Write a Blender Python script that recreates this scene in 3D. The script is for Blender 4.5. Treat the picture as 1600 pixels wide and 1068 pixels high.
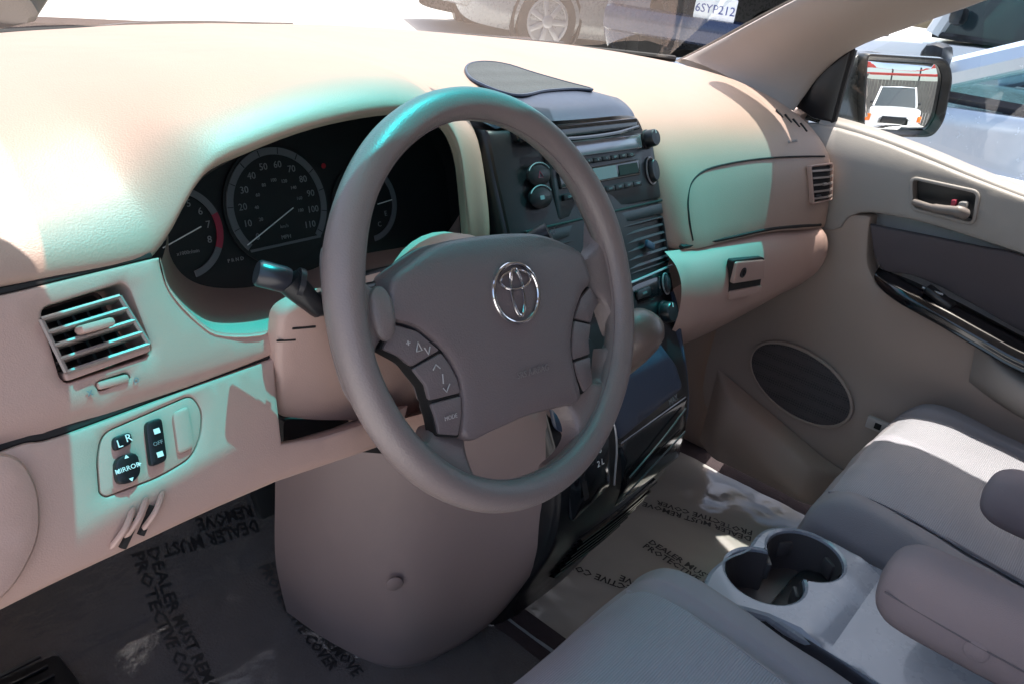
import bpy, bmesh, math, random
from mathutils import Vector, Matrix, geometry
S = bpy.context.scene
for o in list(bpy.data.objects): bpy.data.objects.remove(o)
COL = S.collection
R = math.radians
random.seed(7)
# ---------------------------------------------------------------- camera
cd = bpy.data.cameras.new('camera'); cam = bpy.data.objects.new('camera', cd); COL.objects.link(cam)
cd.sensor_width = 36.0; cd.lens = 28.125; cd.clip_start = 0.02; cd.clip_end = 400
yaw, pit, rol = R(52.5), R(25.0), R(8.0)
r0 = Vector((math.cos(yaw), -math.sin(yaw), 0))
v0 = Vector((math.sin(yaw)*math.cos(pit), math.cos(yaw)*math.cos(pit), -math.sin(pit)))
d0 = v0.cross(r0)
RX = math.cos(rol)*r0 - math.sin(rol)*d0
DN = math.sin(rol)*r0 + math.cos(rol)*d0
mw = Matrix.Identity(4)
for i in range(3):
    mw[i][0] = RX[i]; mw[i][1] = -DN[i]; mw[i][2] = -v0[i]
mw[0][3], mw[1][3], mw[2][3] = -0.53302, -0.42315, 1.33515
cam.matrix_world = mw
S.camera = cam
# ---------------------------------------------------------------- light
SUN = Vector((0.28, 0.05, 1.0)).normalized()
SUN_EL = math.asin(SUN.z)
w = bpy.data.worlds.new('World'); S.world = w; w.use_nodes = True
nt = w.node_tree; nt.nodes.clear()
sky = nt.nodes.new('ShaderNodeTexSky'); sky.sky_type = 'NISHITA'; sky.sun_disc = False
sky.sun_elevation = SUN_EL; sky.sun_rotation = math.atan2(SUN.x, SUN.y)
sky.air_density = 1.0; sky.dust_density = 4.0; sky.ozone_density = 0.3
bg = nt.nodes.new('ShaderNodeBackground'); bg.inputs[1].default_value = 0.15
wo = nt.nodes.new('ShaderNodeOutputWorld')
nt.links.new(sky.outputs[0], bg.inputs[0]); nt.links.new(bg.outputs[0], wo.inputs[0])
sl = bpy.data.lights.new('sun', 'SUN'); sl.energy = 3.6; sl.angle = R(0.5); sl.color = (1.0, 0.95, 0.88)
so = bpy.data.objects.new('sun', sl); COL.objects.link(so)
so.rotation_euler = SUN.to_track_quat('Z', 'Y').to_euler(); so.location = (3, 2, 10)
S.view_settings.view_transform = 'Standard'; S.view_settings.look = 'None'
S.view_settings.exposure = 1.32; S.view_settings.gamma = 1.0
S.render.engine = 'CYCLES'
try:
    S.cycles.caustics_reflective = False; S.cycles.caustics_refractive = False; S.cycles.sample_clamp_indirect = 6; S.cycles.max_bounces = 10; S.cycles.diffuse_bounces = 5; S.cycles.transparent_max_bounces = 12
except Exception: pass
# ---------------------------------------------------------------- materials
MATS = {}
def mat(name, col, rough=0.5, grain=0.0, gscale=900, metal=0.0, spec=0.5, vary=0.06, vscale=9, weave=False, coat=0.0, emit=None):
    if name in MATS: return MATS[name]
    m = bpy.data.materials.new(name); m.use_nodes = True; MATS[name] = m
    t = m.node_tree; b = t.nodes['Principled BSDF']
    b.inputs['Base Color'].default_value = (*col, 1); b.inputs['Roughness'].default_value = rough
    b.inputs['Metallic'].default_value = metal
    b.inputs['Specular IOR Level'].default_value = spec
    if coat: b.inputs['Coat Weight'].default_value = coat; b.inputs['Coat Roughness'].default_value = 0.05
    tc = t.nodes.new('ShaderNodeTexCoord')
    if vary:
        n = t.nodes.new('ShaderNodeTexNoise'); n.inputs['Scale'].default_value = vscale; n.inputs['Detail'].default_value = 6
        t.links.new(tc.outputs['Object'], n.inputs['Vector'])
        mr = t.nodes.new('ShaderNodeMapRange'); mr.inputs[3].default_value = 1-vary; mr.inputs[4].default_value = 1+vary
        t.links.new(n.outputs['Fac'], mr.inputs[0])
        mx = t.nodes.new('ShaderNodeMix'); mx.data_type = 'RGBA'; mx.blend_type = 'MULTIPLY'; mx.inputs[0].default_value = 1
        mx.inputs[6].default_value = (*col, 1)
        t.links.new(mr.outputs[0], mx.inputs[7]); t.links.new(mx.outputs[2], b.inputs['Base Color'])
        mr2 = t.nodes.new('ShaderNodeMapRange'); mr2.inputs[3].default_value = max(0.02, rough-0.07); mr2.inputs[4].default_value = min(1, rough+0.07)
        n2 = t.nodes.new('ShaderNodeTexNoise'); n2.inputs['Scale'].default_value = vscale*4; n2.inputs['Detail'].default_value = 8
        t.links.new(tc.outputs['Object'], n2.inputs['Vector']); t.links.new(n2.outputs['Fac'], mr2.inputs[0])
        t.links.new(mr2.outputs[0], b.inputs['Roughness'])
    if grain:
        bp = t.nodes.new('ShaderNodeBump'); bp.inputs['Strength'].default_value = grain; bp.inputs['Distance'].default_value = 0.0006
        if weave:
            g = t.nodes.new('ShaderNodeTexWave'); g.inputs['Scale'].default_value = gscale; g.inputs['Distortion'].default_value = 0.6
            g.bands_direction = weave
            n3 = t.nodes.new('ShaderNodeTexNoise'); n3.inputs['Scale'].default_value = 1500
            t.links.new(tc.outputs['Object'], n3.inputs['Vector'])
            ad = t.nodes.new('ShaderNodeMath'); ad.operation = 'ADD'
            t.links.new(tc.outputs['Object'], g.inputs['Vector'])
            t.links.new(g.outputs['Fac'], ad.inputs[0]); t.links.new(n3.outputs['Fac'], ad.inputs[1])
            t.links.new(ad.outputs[0], bp.inputs['Height'])
            if vary:
                wr = t.nodes.new('ShaderNodeMapRange'); wr.inputs[3].default_value = 0.90; wr.inputs[4].default_value = 1.07
                t.links.new(g.outputs['Fac'], wr.inputs[0])
                mw2 = t.nodes.new('ShaderNodeMix'); mw2.data_type = 'RGBA'; mw2.blend_type = 'MULTIPLY'; mw2.inputs[0].default_value = 1
                t.links.new(mx.outputs[2], mw2.inputs[6]); t.links.new(wr.outputs[0], mw2.inputs[7]); t.links.new(mw2.outputs[2], b.inputs['Base Color'])
        else:
            g = t.nodes.new('ShaderNodeTexVoronoi'); g.inputs['Scale'].default_value = gscale
            t.links.new(tc.outputs['Object'], g.inputs['Vector']); t.links.new(g.outputs['Distance'], bp.inputs['Height'])
        t.links.new(bp.outputs[0], b.inputs['Normal'])
    if emit:
        b.inputs['Emission Color'].default_value = (*emit[:3], 1); b.inputs['Emission Strength'].default_value = emit[3]
    return m
BEIGE = mat('beige_vinyl', (0.36, 0.25, 0.20), 0.5, 0.25, 700)
BEIGE2 = mat('beige_plastic', (0.43, 0.285, 0.24), 0.45, 0.18, 900)
TAUPE = mat('taupe_vinyl', (0.165, 0.128, 0.130), 0.42, 0.4, 600)
RIMM = mat('rim_urethane', (0.195, 0.155, 0.150), 0.38, 0.32, 620)
DOORU = mat('door_taupe_vinyl', (0.32, 0.288, 0.262), 0.5, 0.25, 700)
DOORL = mat('door_lower_vinyl', (0.39, 0.30, 0.25), 0.55, 0.25, 700)
CLOTHD = mat('door_cloth', (0.115, 0.095, 0.10), 0.9, 0.4, 500, weave='DIAGONAL', spec=0.1)
FABRIC = mat('seat_fabric', (0.345, 0.335, 0.365), 0.95, 0.7, 120, weave='Y', spec=0.12, vary=0.12)
FABRIC2 = mat('seat_bolster_fabric', (0.305, 0.28, 0.295), 0.95, 0.5, 900, spec=0.12, vary=0.1)
VELOUR = mat('armrest_velour', (0.35, 0.275, 0.275), 0.95, 0.4, 1200, spec=0.15, vary=0.1)
BLACK = mat('black_plastic', (0.008, 0.008, 0.010), 0.35, 0.1, 900)
GLOSS = mat('gloss_black', (0.006, 0.006, 0.008), 0.12, 0, coat=0.5)
GRAPH = mat('graphite_plastic', (0.018, 0.018, 0.022), 0.33, 0.12, 900)
STACKTOP = mat('sky_tinted_slate', (0.032, 0.042, 0.075), 0.36, 0.15, 900)  # bluish base colour carries the sky reflection on the stack
TRAYM = mat('console_plastic', (0.26, 0.275, 0.325), 0.28, 0, 900, coat=0.4, spec=0.7, vary=0.015)  # blue of the reflected sky is put into this base colour
CUPM = mat('cup_liner', (0.075, 0.066, 0.068), 0.5, 0.1, 900)
CHROME = mat('chrome', (0.75, 0.74, 0.76), 0.12, 0, metal=1.0, vary=0)
SILVER = mat('silver_paint', (0.42, 0.42, 0.44), 0.3, 0, metal=0.6)
DARK = mat('rubber_and_gap_shade', (0.01, 0.008, 0.008), 0.8)  # also painted into gaps, slots and recesses as their shade
DIAL = mat('dial_black', (0.004, 0.004, 0.006), 0.6, 0)
DIALRING = mat('dial_ring_grey', (0.12, 0.12, 0.135), 0.4, 0)
WHITE = mat('white_print', (0.75, 0.75, 0.75), 0.5, 0, vary=0)
GREYP = mat('grey_print', (0.20, 0.20, 0.215), 0.5, 0, vary=0)
REDP = mat('red_print', (0.30, 0.02, 0.05), 0.5, 0, vary=0)
CARPET = mat('carpet', (0.055, 0.043, 0.045), 1.0, 1.0, 260, spec=0.05, vary=0.25, vscale=40)
HEAD = mat('headliner_cloth', (0.42, 0.37, 0.33), 0.95, 0.3, 900, spec=0.1)
INK = mat('black_ink', (0.01, 0.01, 0.012), 0.5, 0, vary=0)
RUBBER = mat('tyre_rubber', (0.02, 0.02, 0.02), 0.8, 0.3, 90)
CONC = mat('concrete', (0.54, 0.53, 0.51), 0.9, 0.6, 40, vary=0.12, vscale=1.5)
CGLASS = mat('car_glass', (0.02, 0.03, 0.035), 0.05, 0, spec=0.6, vary=0)
MESHM = mat('speaker_cloth', (0.075, 0.062, 0.062), 0.8, 1.0, 420)

def schlick(t, k=1.0):
    """reflectance of thin glass, the same from both sides"""
    lw = t.nodes.new('ShaderNodeLayerWeight'); lw.inputs[0].default_value = 0.5
    pw = t.nodes.new('ShaderNodeMath'); pw.operation = 'POWER'; pw.inputs[1].default_value = 4.0
    ml = t.nodes.new('ShaderNodeMath'); ml.operation = 'MULTIPLY_ADD'; ml.inputs[1].default_value = 0.85*k; ml.inputs[2].default_value = 0.06*k
    t.links.new(lw.outputs['Facing'], pw.inputs[0]); t.links.new(pw.outputs[0], ml.inputs[0])
    return ml
def perforate(m, scale, k=.45):
    t = m.node_tree; b = t.nodes['Principled BSDF']; src = b.inputs['Base Color'].links[0].from_socket
    v = t.nodes.new('ShaderNodeTexVoronoi'); v.inputs['Scale'].default_value = scale; v.inputs['Randomness'].default_value = 0.15
    tc = t.nodes.new('ShaderNodeTexCoord'); t.links.new(tc.outputs['Object'], v.inputs['Vector'])
    r = t.nodes.new('ShaderNodeMapRange'); r.inputs[1].default_value = .15; r.inputs[2].default_value = .45; r.inputs[3].default_value = k; r.inputs[4].default_value = 1.15
    x = t.nodes.new('ShaderNodeMix'); x.data_type = 'RGBA'; x.blend_type = 'MULTIPLY'; x.inputs[0].default_value = 1
    t.links.new(v.outputs['Distance'], r.inputs[0]); t.links.new(src, x.inputs[6]); t.links.new(r.outputs[0], x.inputs[7]); t.links.new(x.outputs[2], b.inputs['Base Color'])
perforate(MESHM, 210)
def tinted_glass(name, tint, band=None, refl=1.0, dust=0.0):
    m = bpy.data.materials.new(name); m.use_nodes = True; t = m.node_tree; t.nodes.clear()
    out = t.nodes.new('ShaderNodeOutputMaterial'); tr = t.nodes.new('ShaderNodeBsdfTransparent'); gl = t.nodes.new('ShaderNodeBsdfGlossy')
    gl.inputs['Roughness'].default_value = 0.01
    fr = schlick(t, refl)
    mx = t.nodes.new('ShaderNodeMixShader')
    tr.inputs[0].default_value = (*tint, 1)
    if band:
        tc = t.nodes.new('ShaderNodeNewGeometry'); sp = t.nodes.new('ShaderNodeSeparateXYZ')
        t.links.new(tc.outputs['Position'], sp.inputs[0])
        mr = t.nodes.new('ShaderNodeMapRange'); mr.interpolation_type = 'SMOOTHSTEP'
        mr.inputs[1].default_value = band[0]; mr.inputs[2].default_value = band[1]
        t.links.new(sp.outputs[2], mr.inputs[0])
        mc = t.nodes.new('ShaderNodeMix'); mc.data_type = 'RGBA'
        mc.inputs[6].default_value = (*tint, 1); mc.inputs[7].default_value = (*band[2], 1)
        t.links.new(mr.outputs[0], mc.inputs[0]); t.links.new(mc.outputs[2], tr.inputs[0])
    t.links.new(fr.outputs[0], mx.inputs[0]); t.links.new(tr.outputs[0], mx.inputs[1]); t.links.new(gl.outputs[0], mx.inputs[2])
    if dust:
        dn = t.nodes.new('ShaderNodeTexNoise'); dn.inputs['Scale'].default_value = 7; dn.inputs['Detail'].default_value = 9
        dm_ = t.nodes.new('ShaderNodeMath'); dm_.operation = 'MULTIPLY'; dm_.inputs[1].default_value = 2*dust
        tl = t.nodes.new('ShaderNodeBsdfTranslucent'); tl.inputs[0].default_value = (.8, .79, .76, 1)
        m3 = t.nodes.new('ShaderNodeMixShader')
        t.links.new(dn.outputs['Fac'], dm_.inputs[0]); t.links.new(dm_.outputs[0], m3.inputs[0])
        t.links.new(mx.outputs[0], m3.inputs[1]); t.links.new(tl.outputs[0], m3.inputs[2]); t.links.new(m3.outputs[0], out.inputs[0])
        return m
    t.links.new(mx.outputs[0], out.inputs[0])
    return m
# ---------------------------------------------------------------- object helpers
ORG = {}
def thing(name, label, cat, loc=(0, 0, 0), group=None):
    o = bpy.data.objects.new(name, None); COL.objects.link(o); o.empty_display_size = 0.05
    o.location = loc; o['label'] = label; o['category'] = cat
    if group: o['group'] = group
    ORG[o.name] = Vector(loc)
    return o
def obj(name, bm, m, parent=None, smooth=True, sharp=40, label=None, kind=None):
    """link a world-space bmesh as one object (expressed relative to its thing's base)"""
    org = ORG[parent.name] if parent else Vector((0, 0, 0))
    if bm.verts: bmesh.ops.translate(bm, verts=bm.verts, vec=-org)
    me = bpy.data.meshes.new(name); bm.normal_update(); bm.to_mesh(me); bm.free()
    for k in (m if isinstance(m, (list, tuple)) else [m]): me.materials.append(k)
    if smooth:
        me.shade_smooth()
        try: me.set_sharp_from_angle(angle=R(sharp))
        except Exception: pass
    o = bpy.data.objects.new(name, me); COL.objects.link(o)
    if parent: o.parent = parent
    ORG[o.name] = org
    if label: o['label'] = label
    if kind: o['kind'] = kind
    return o
def tag(o, label, cat, group=None):
    o['label'] = label; o['category'] = cat
    if group: o['group'] = group
    return o
class Frame:
    def __init__(s, O, U, N):
        s.O = Vector(O); s.U = Vector(U).normalized(); s.N = Vector(N).normalized(); s.X = s.U.cross(s.N)
    def __call__(s, a, b, h=0.0): return s.O + s.X*a + s.U*b + s.N*h
    def at(s, a, b, h=0.0): return Frame(s(a, b, h), s.U, s.N)
    def rot(s, ang):
        U = s.U*math.cos(ang) + s.X*math.sin(ang)
        return Frame(s.O, U, s.N)
FW = Frame((0, 0, 1.06), (0, .4456, .8952), (0, -.8952, .4456))
FS = Frame((.345, .19, 1.14), (0, .4008, .9162), (0, -.9162, .4008))
FG = Frame((-.071, .25, 1.087), (0, .30, .954), (0, -.954, .30))
FZ = Frame((0, 0, 0), (0, 1, 0), (0, 0, 1))
def cr(p0, p1, p2, p3, t):
    return 0.5*((2*p1) + (p2-p0)*t + (2*p0-5*p1+4*p2-p3)*t*t + (3*p1-p0-3*p2+p3)*t*t*t)
def spline(pts, n, closed=False):
    P = [Vector(p) for p in pts]; out = []
    N = len(P); segs = N if closed else N-1
    for i in range(segs):
        a = P[(i-1) % N] if (closed or i > 0) else P[0]*2-P[1]
        b = P[i]; c = P[(i+1) % N]
        d = P[(i+2) % N] if (closed or i+2 < N) else P[-1]*2-P[-2]
        for k in range(n): out.append(cr(a, b, c, d, k/n))
    if not closed: out.append(P[-1].copy())
    return out
def grid_faces(bm, rows, cu=False, cv=False, flip=False):
    V = [[bm.verts.new(p) for p in r] for r in rows]
    nu, nv = len(V), len(V[0])
    for i in range(nu if cu else nu-1):
        for j in range(nv if cv else nv-1):
            q = [V[i][j], V[(i+1) % nu][j], V[(i+1) % nu][(j+1) % nv], V[i][(j+1) % nv]]
            if flip: q.reverse()
            try: bm.faces.new(q)
            except ValueError: pass
    return V
def loft(rows, nu=4, nv=4, cu=False, cv=False, flip=False, bm=None):
    """smooth surface through rows of control points"""
    bm = bm or bmesh.new()
    a = [spline(r, nv, cv) for r in rows]
    cols = [spline([a[i][j] for i in range(len(a))], nu, cu) for j in range(len(a[0]))]
    rr = [[cols[j][i] for j in range(len(cols))] for i in range(len(cols[0]))]
    grid_faces(bm, rr, cu, cv, flip)
    return bm
def tube(pts, rad, n=10, closed=False, bm=None, caps=True):
    bm = bm or bmesh.new()
    P = [Vector(p) for p in pts]; N = len(P)
    rads = rad if isinstance(rad, (list, tuple)) else [rad]*N
    prev = None; rings = []
    for i in range(N):
        if closed: t = P[(i+1) % N]-P[i-1]
        else: t = P[min(i+1, N-1)]-P[max(i-1, 0)]
        t.normalize()
        if prev is None:
            a = Vector((0, 0, 1)) if abs(t.z) < .9 else Vector((1, 0, 0))
            u = t.cross(a).normalized()
        else: u = (prev - t*prev.dot(t)).normalized()
        prev = u; v = t.cross(u)
        rings.append([P[i]+(u*math.cos(2*math.pi*k/n)+v*math.sin(2*math.pi*k/n))*rads[i] for k in range(n)])
    V = grid_faces(bm, rings, closed, True)
    if caps and not closed:
        bm.faces.new(list(reversed(V[0]))); bm.faces.new(V[-1])
    return bm
def rbox(F, sx, sy, sz, r=0.002, seg=2, bm=None):
    """rounded box centred on the frame origin: sx along X, sy along U, sz along N"""
    b2 = bmesh.new(); bmesh.ops.create_cube(b2, size=1)
    for v in b2.verts: v.co = Vector((v.co.x*sx, v.co.y*sy, v.co.z*sz))
    r = min(r, .49*min(sx, sy, sz))
    if r > 0: bmesh.ops.bevel(b2, geom=list(b2.edges), offset=r, segments=seg, affect='EDGES', profile=0.5)
    for v in b2.verts: v.co = F(*v.co)
    if bm is None: return b2
    me = bpy.data.meshes.new('t'); b2.to_mesh(me); b2.free(); bm.from_mesh(me); bpy.data.meshes.remove(me)
    return bm
def lathe(F, prof, n=32, bm=None, sx=1.0, sy=1.0):
    """prof: (radius, h) list turned round the frame normal"""
    bm = bm or bmesh.new()
    rows = [[F(max(r, 1e-5)*math.cos(2*math.pi*k/n)*sx, max(r, 1e-5)*math.sin(2*math.pi*k/n)*sy, h) for k in range(n)] for r, h in prof]
    V = grid_faces(bm, rows, False, True)
    try:
        if prof[0][0] > 1e-4: bm.faces.new(list(reversed(V[0])))
        if prof[-1][0] > 1e-4: bm.faces.new(V[-1])
    except ValueError: pass
    return bm
def area2(p): return sum(p[i][0]*p[(i+1) % len(p)][1]-p[(i+1) % len(p)][0]*p[i][1] for i in range(len(p)))/2
def inset(p, d):
    n = len(p); s = 1 if area2(p) > 0 else -1; out = []
    for i in range(n):
        a, b, c = Vector(p[i-1]), Vector(p[i]), Vector(p[(i+1) % n])
        e = (b-a); f = (c-b)
        if e.length < 1e-9: e = f
        if f.length < 1e-9: f = e
        m = (e.normalized()+f.normalized())
        if m.length < 1e-6: m = e.normalized()
        m.normalize(); nr = Vector((-m.y, m.x))*s
        out.append(b+nr*d)
    return out
def inpoly(x, y, P):
    c = False; n = len(P)
    for i in range(n):
        x1, y1 = P[i][0], P[i][1]; x2, y2 = P[i-1][0], P[i-1][1]
        if (y1 > y) != (y2 > y) and x < (x2-x1)*(y-y1)/(y2-y1)+x1: c = not c
    return c
def rounded(pts, r, n=5):
    """polygon with its corners rounded"""
    out = []; N = len(pts)
    for i in range(N):
        a, b, c = Vector(pts[i-1]), Vector(pts[i]), Vector(pts[(i+1) % N])
        rr = min(r, .45*(a-b).length, .45*(c-b).length)
        p = b+(a-b).normalized()*rr; q = b+(c-b).normalized()*rr
        for k in range(n+1):
            t = k/n; out.append(p*(1-t)**2+b*2*t*(1-t)+q*t*t)
    return out
def rect(w, h, r=0.0, cx=0, cy=0, n=5):
    p = [(cx-w/2, cy-h/2), (cx+w/2, cy-h/2), (cx+w/2, cy+h/2), (cx-w/2, cy+h/2)]
    return rounded(p, r, n) if r else [Vector(q) for q in p]
def panel(outline, F, depth=0.01, r=0.002, holes=(), hole_depth=None, step=None, dome=None, bm=None, back=False):
    """solid cut from an outline: face with rounded rim, side walls and openings; F(a,b,h) maps to the world"""
    bm = bm or bmesh.new()
    out = [Vector((p[0], p[1])) for p in outline]
    if area2(out) < 0: out.reverse()
    dm = dome or (lambda a, b: 0.0)
    loops = []
    ins = inset(out, r) if r else out
    loops.append(ins)
    hs = []
    for h in holes:
        h = [Vector((p[0], p[1])) for p in h]
        if area2(h) < 0: h.reverse()
        g = inset(h, -r*0.8) if r else h
        hs.append((h, g)); loops.append(g)
    vs = []; es = []
    for L in loops:
        k = len(vs); vs += L; es += [(k+i, k+(i+1) % len(L)) for i in range(len(L))]
    if step:
        x0 = min(p.x for p in ins); x1 = max(p.x for p in ins); y0 = min(p.y for p in ins); y1 = max(p.y for p in ins)
        nx = int((x1-x0)/step); ny = int((y1-y0)/step)
        allp = [p for L in loops for p in L]
        for i in range(1, nx+1):
            for j in range(1, ny+1):
                x = x0+(i-.5+.5*(j % 2))*step; y = y0+(j-.5)*step
                if inpoly(x, y, ins) and not any(inpoly(x, y, g) for _, g in hs):
                    if min((p.x-x)**2+(p.y-y)**2 for p in allp) > (step*.45)**2: vs.append(Vector((x, y)))
    cv, ce, cf, *_ = geometry.delaunay_2d_cdt(vs, es, [], 0, 1e-7)
    B = [bm.verts.new(F(p.x, p.y, dm(p.x, p.y))) for p in cv]
    for f in cf:
        c = sum((cv[i] for i in f), Vector((0, 0)))/len(f)
        if inpoly(c.x, c.y, ins) and not any(inpoly(c.x, c.y, g) for _, g in hs):
            if area2([cv[i] for i in f]) < 0: f = list(reversed(f))
            try: bm.faces.new([B[i] for i in f])
            except ValueError: pass
    def skirt(inner, outer, dep, rev):
        rows = [inner]; hh = [0.0]; ps = [inner]
        if r:
            mid = [a.lerp(b, .7) for a, b in zip(inner, outer)]
            ps += [mid, outer]; hh += [-r*.3, -r]
        else: ps[0] = outer
        ps.append(outer); hh.append(-dep)
        rr = [[F(p.x, p.y, h+dm(p.x, p.y)) for p in L] for L, h in zip(ps, hh)]
        V = grid_faces(bm, rr, False, True, flip=not rev)
        return V
    V = skirt(ins, out, depth, True)
    if back:
        try: bm.faces.new(list(reversed(V[-1])))
        except ValueError: pass
    for h, g in hs: skirt(g, h, hole_depth or depth, False)
    bmesh.ops.remove_doubles(bm, verts=bm.verts, dist=1e-5)
    bmesh.ops.recalc_face_normals(bm, faces=bm.faces)
    return bm
def text(name, s, F, size, m, parent, h=0.0006, align='CENTER', ext=0.0002, label=None):
    c = bpy.data.curves.new('t', 'FONT'); c.body = s; c.size = size; c.align_x = align; c.align_y = 'CENTER'; c.extrude = ext
    c.resolution_u = 2
    o = bpy.data.objects.new('t', c); COL.objects.link(o); bpy.context.view_layer.update()
    me = bpy.data.meshes.new_from_object(o.evaluated_get(bpy.context.evaluated_depsgraph_get()))
    bm = bmesh.new(); bm.from_mesh(me); bpy.data.objects.remove(o); bpy.data.curves.remove(c); bpy.data.meshes.remove(me)
    for v in bm.verts: v.co = F(v.co.x, v.co.y, v.co.z+h)
    return obj(name, bm, m, parent, smooth=False, label=label)
def seam(pts, parent, rad=0.0011, n=6, name='seam', m=None):
    return obj(name, tube(spline(pts, n), rad, 6), m or DARK, parent)
# ================================================================ SETTING: ground, cabin floor
def gz(x, y):
    return 0.10*min(max(0.0, x*.75+y*.65-2.5), 9.0)
bm = bmesh.new()
xs = [-60, -25, -12, -6, -3] + [i*.75 for i in range(-2, 26)] + [24, 40, 80]
rows = [[Vector((x, y, gz(x, y))) for y in xs] for x in xs]
grid_faces(bm, rows, flip=True)
g = obj('ground', bm, CONC); g['kind'] = 'structure'
# painted stall lines on the lot
for k, (x0, y0, x1, y1) in enumerate([(1.72, -3, 1.72, 2.2), (-2.6, -3, -2.6, 2.2)]):
    bm = bmesh.new(); grid_faces(bm, [[Vector((x0-.05, y0, .004)), Vector((x1-.05, y1, .004))], [Vector((x0+.05, y0, .004)), Vector((x1+.05, y1, .004))]], flip=True)
    o = obj('parking_line', bm, WHITE); o['kind'] = 'structure'
# ================================================================ CAR SHELL
def glass_pt(x, z):
    t = (x-.37)/.67
    y0 = .735-.21*t*t
    k = (z-1.19)/.40
    return Vector((x, y0 - k*(.50 + .17*(1-t*t)), z))
shell = thing('car_body', 'body shell of the minivan around the cabin with windshield, pillars and roof', 'car body', (.37, 0, .42))
# windshield: from the cowl to the roof header
def wx(k): return .70-.115*k
rows = []
for i in range(9):
    k = i/8; z = 1.19+.40*k
    rows.append([glass_pt(.37+wx(k)*s/8, z) for s in range(-8, 9)])
WSG = tinted_glass('windshield_glass', (0.86, 0.90, 0.88), band=(1.485, 1.535, (0.015, 0.72, 0.82)), refl=1.2, dust=0.012)
obj('windshield', loft(rows, 3, 2), WSG, shell)
# black ceramic edge and cowl at the base of the glass
base = [glass_pt(.37+.72*s/12, 1.195)+Vector((0, .004, .002)) for s in range(-12, 13)]
obj('glass_edge_band', tube(base, .007, 8), DARK, shell)
low = [p+Vector((0, .10, -.055)) for p in base]; low2 = [p+Vector((0, .30, -.17)) for p in base]; low3 = [p+Vector((0, .75, -.33)) for p in base]; low4 = [p+Vector((0, 1.0, -.50)) for p in base]
bm = bmesh.new(); grid_faces(bm, [[p+Vector((0, .02, -.012)) for p in base], low, [p+Vector((0, .12, -.045)) for p in base]])
obj('cowl', bm, GRAPH, shell)
WPAINT = mat('white_paint', (0.78, 0.78, 0.78), 0.3, 0, coat=0.6, vary=0.02)
obj('hood', loft([[p+Vector((0, .13, -.075)) for p in base], low2, low3, low4], 4, 1), WPAINT, shell)
for (xa, xb, dy) in ((-.28, .30, .06), (.28, .88, .05)):
    P = [glass_pt(xa, 1.19)+Vector((0, .10, -.035)), glass_pt((xa+xb)/2, 1.19)+Vector((0, .05, .004)), glass_pt(xb, 1.195)+Vector((0, .03, .006))]
    wp = obj('wiper', tube(spline(P, 8), .005, 6), BLACK, shell)
    obj('wiper_blade', tube([p+Vector((0, -.004, -.008)) for p in spline(P[1:], 6)], .004, 6), RUBBER, wp)
for x in (-.05, .15): obj('washer_nozzle', rbox(FZ.at(x, .98, 1.075), .03, .02, .015, .005), BLACK, shell)
# roof, header, headliner
bm = bmesh.new()
RZ = 1.615
grid_faces(bm, [[Vector((.37+sx*.62, glass_pt(.37+sx*.585, 1.59).y-.01 if j == 0 else -.4-.5*j, RZ+(.0 if abs(sx) == 1 else .02)-(.03 if j == 0 else 0))) for j in range(5)] for sx in (-1, -.6, -.2, .2, .6, 1)])
for f in list(bm.faces): pass
obj('headliner', bm, HEAD, shell)
bm = bmesh.new()
grid_faces(bm, [[Vector((.37+sx*.63, glass_pt(.37+sx*.585, 1.59).y+.02 if j == 0 else -.4-.5*j, RZ+.045+(.0 if abs(sx) == 1 else .035)-(.05 if j == 0 else 0))) for j in range(5)] for sx in (-1, -.6, -.2, .2, .6, 1)])
obj('roof_panel', bm, WPAINT, shell)
bm = bmesh.new(); rbox(FZ.at(.37, -2.42, 1.0), 1.5, .06, 1.3, .02, bm=bm)
obj('rear_bulkhead', bm, HEAD, shell)
bm = bmesh.new()
for z0, z1, y0 in ((.1, 1.2, .78),): rbox(FZ.at(.37, y0+.13, .78), 1.5, .05, .8, .02, bm=bm)
obj('firewall', bm, CARPET, shell)
bm = bmesh.new(); rbox(FZ.at(1.10, .55, .75), .06, .75, .8, .02, bm=bm); obj('kick_panel', bm, DOORL, shell)
bm = bmesh.new(); rbox(FZ.at(-.42, .62, .75), .06, .75, .75, .02, bm=bm); obj('cowl_side_panel', bm, DOORL, shell)
PRIV = tinted_glass('privacy_glass', (.10, .11, .11))
for sx in (-1, 1):
    X = lambda d_: .37+sx*d_
    bm = bmesh.new(); rbox(FZ.at(X(.73), -1.6, .78), .06, 1.7, .72, .02, bm=bm); obj('rear_side_panel', bm, DOORL, shell)
    bm = bmesh.new(); rbox(FZ.at(X(.69), -.80, 1.34), .06, .12, .50, .02, bm=bm); obj('center_pillar', bm, HEAD, shell)
    bm = bmesh.new(); grid_faces(bm, [[Vector((X(.72), -.85, 1.12)), Vector((X(.72), -2.4, 1.12))], [Vector((X(.64), -.85, 1.58)), Vector((X(.64), -2.4, 1.58))]]); obj('rear_side_window', bm, PRIV, shell)
bm = bmesh.new(); rbox(FZ.at(.985, -.75, 1.6), .06, 2.1, .07, .02, bm=bm); obj('roof_rail', bm, HEAD, shell)
bm = bmesh.new(); rbox(FZ.at(-.28, -.75, 1.6), .08, 2.1, .07, .02, bm=bm); obj('roof_rail', bm, HEAD, shell)
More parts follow.
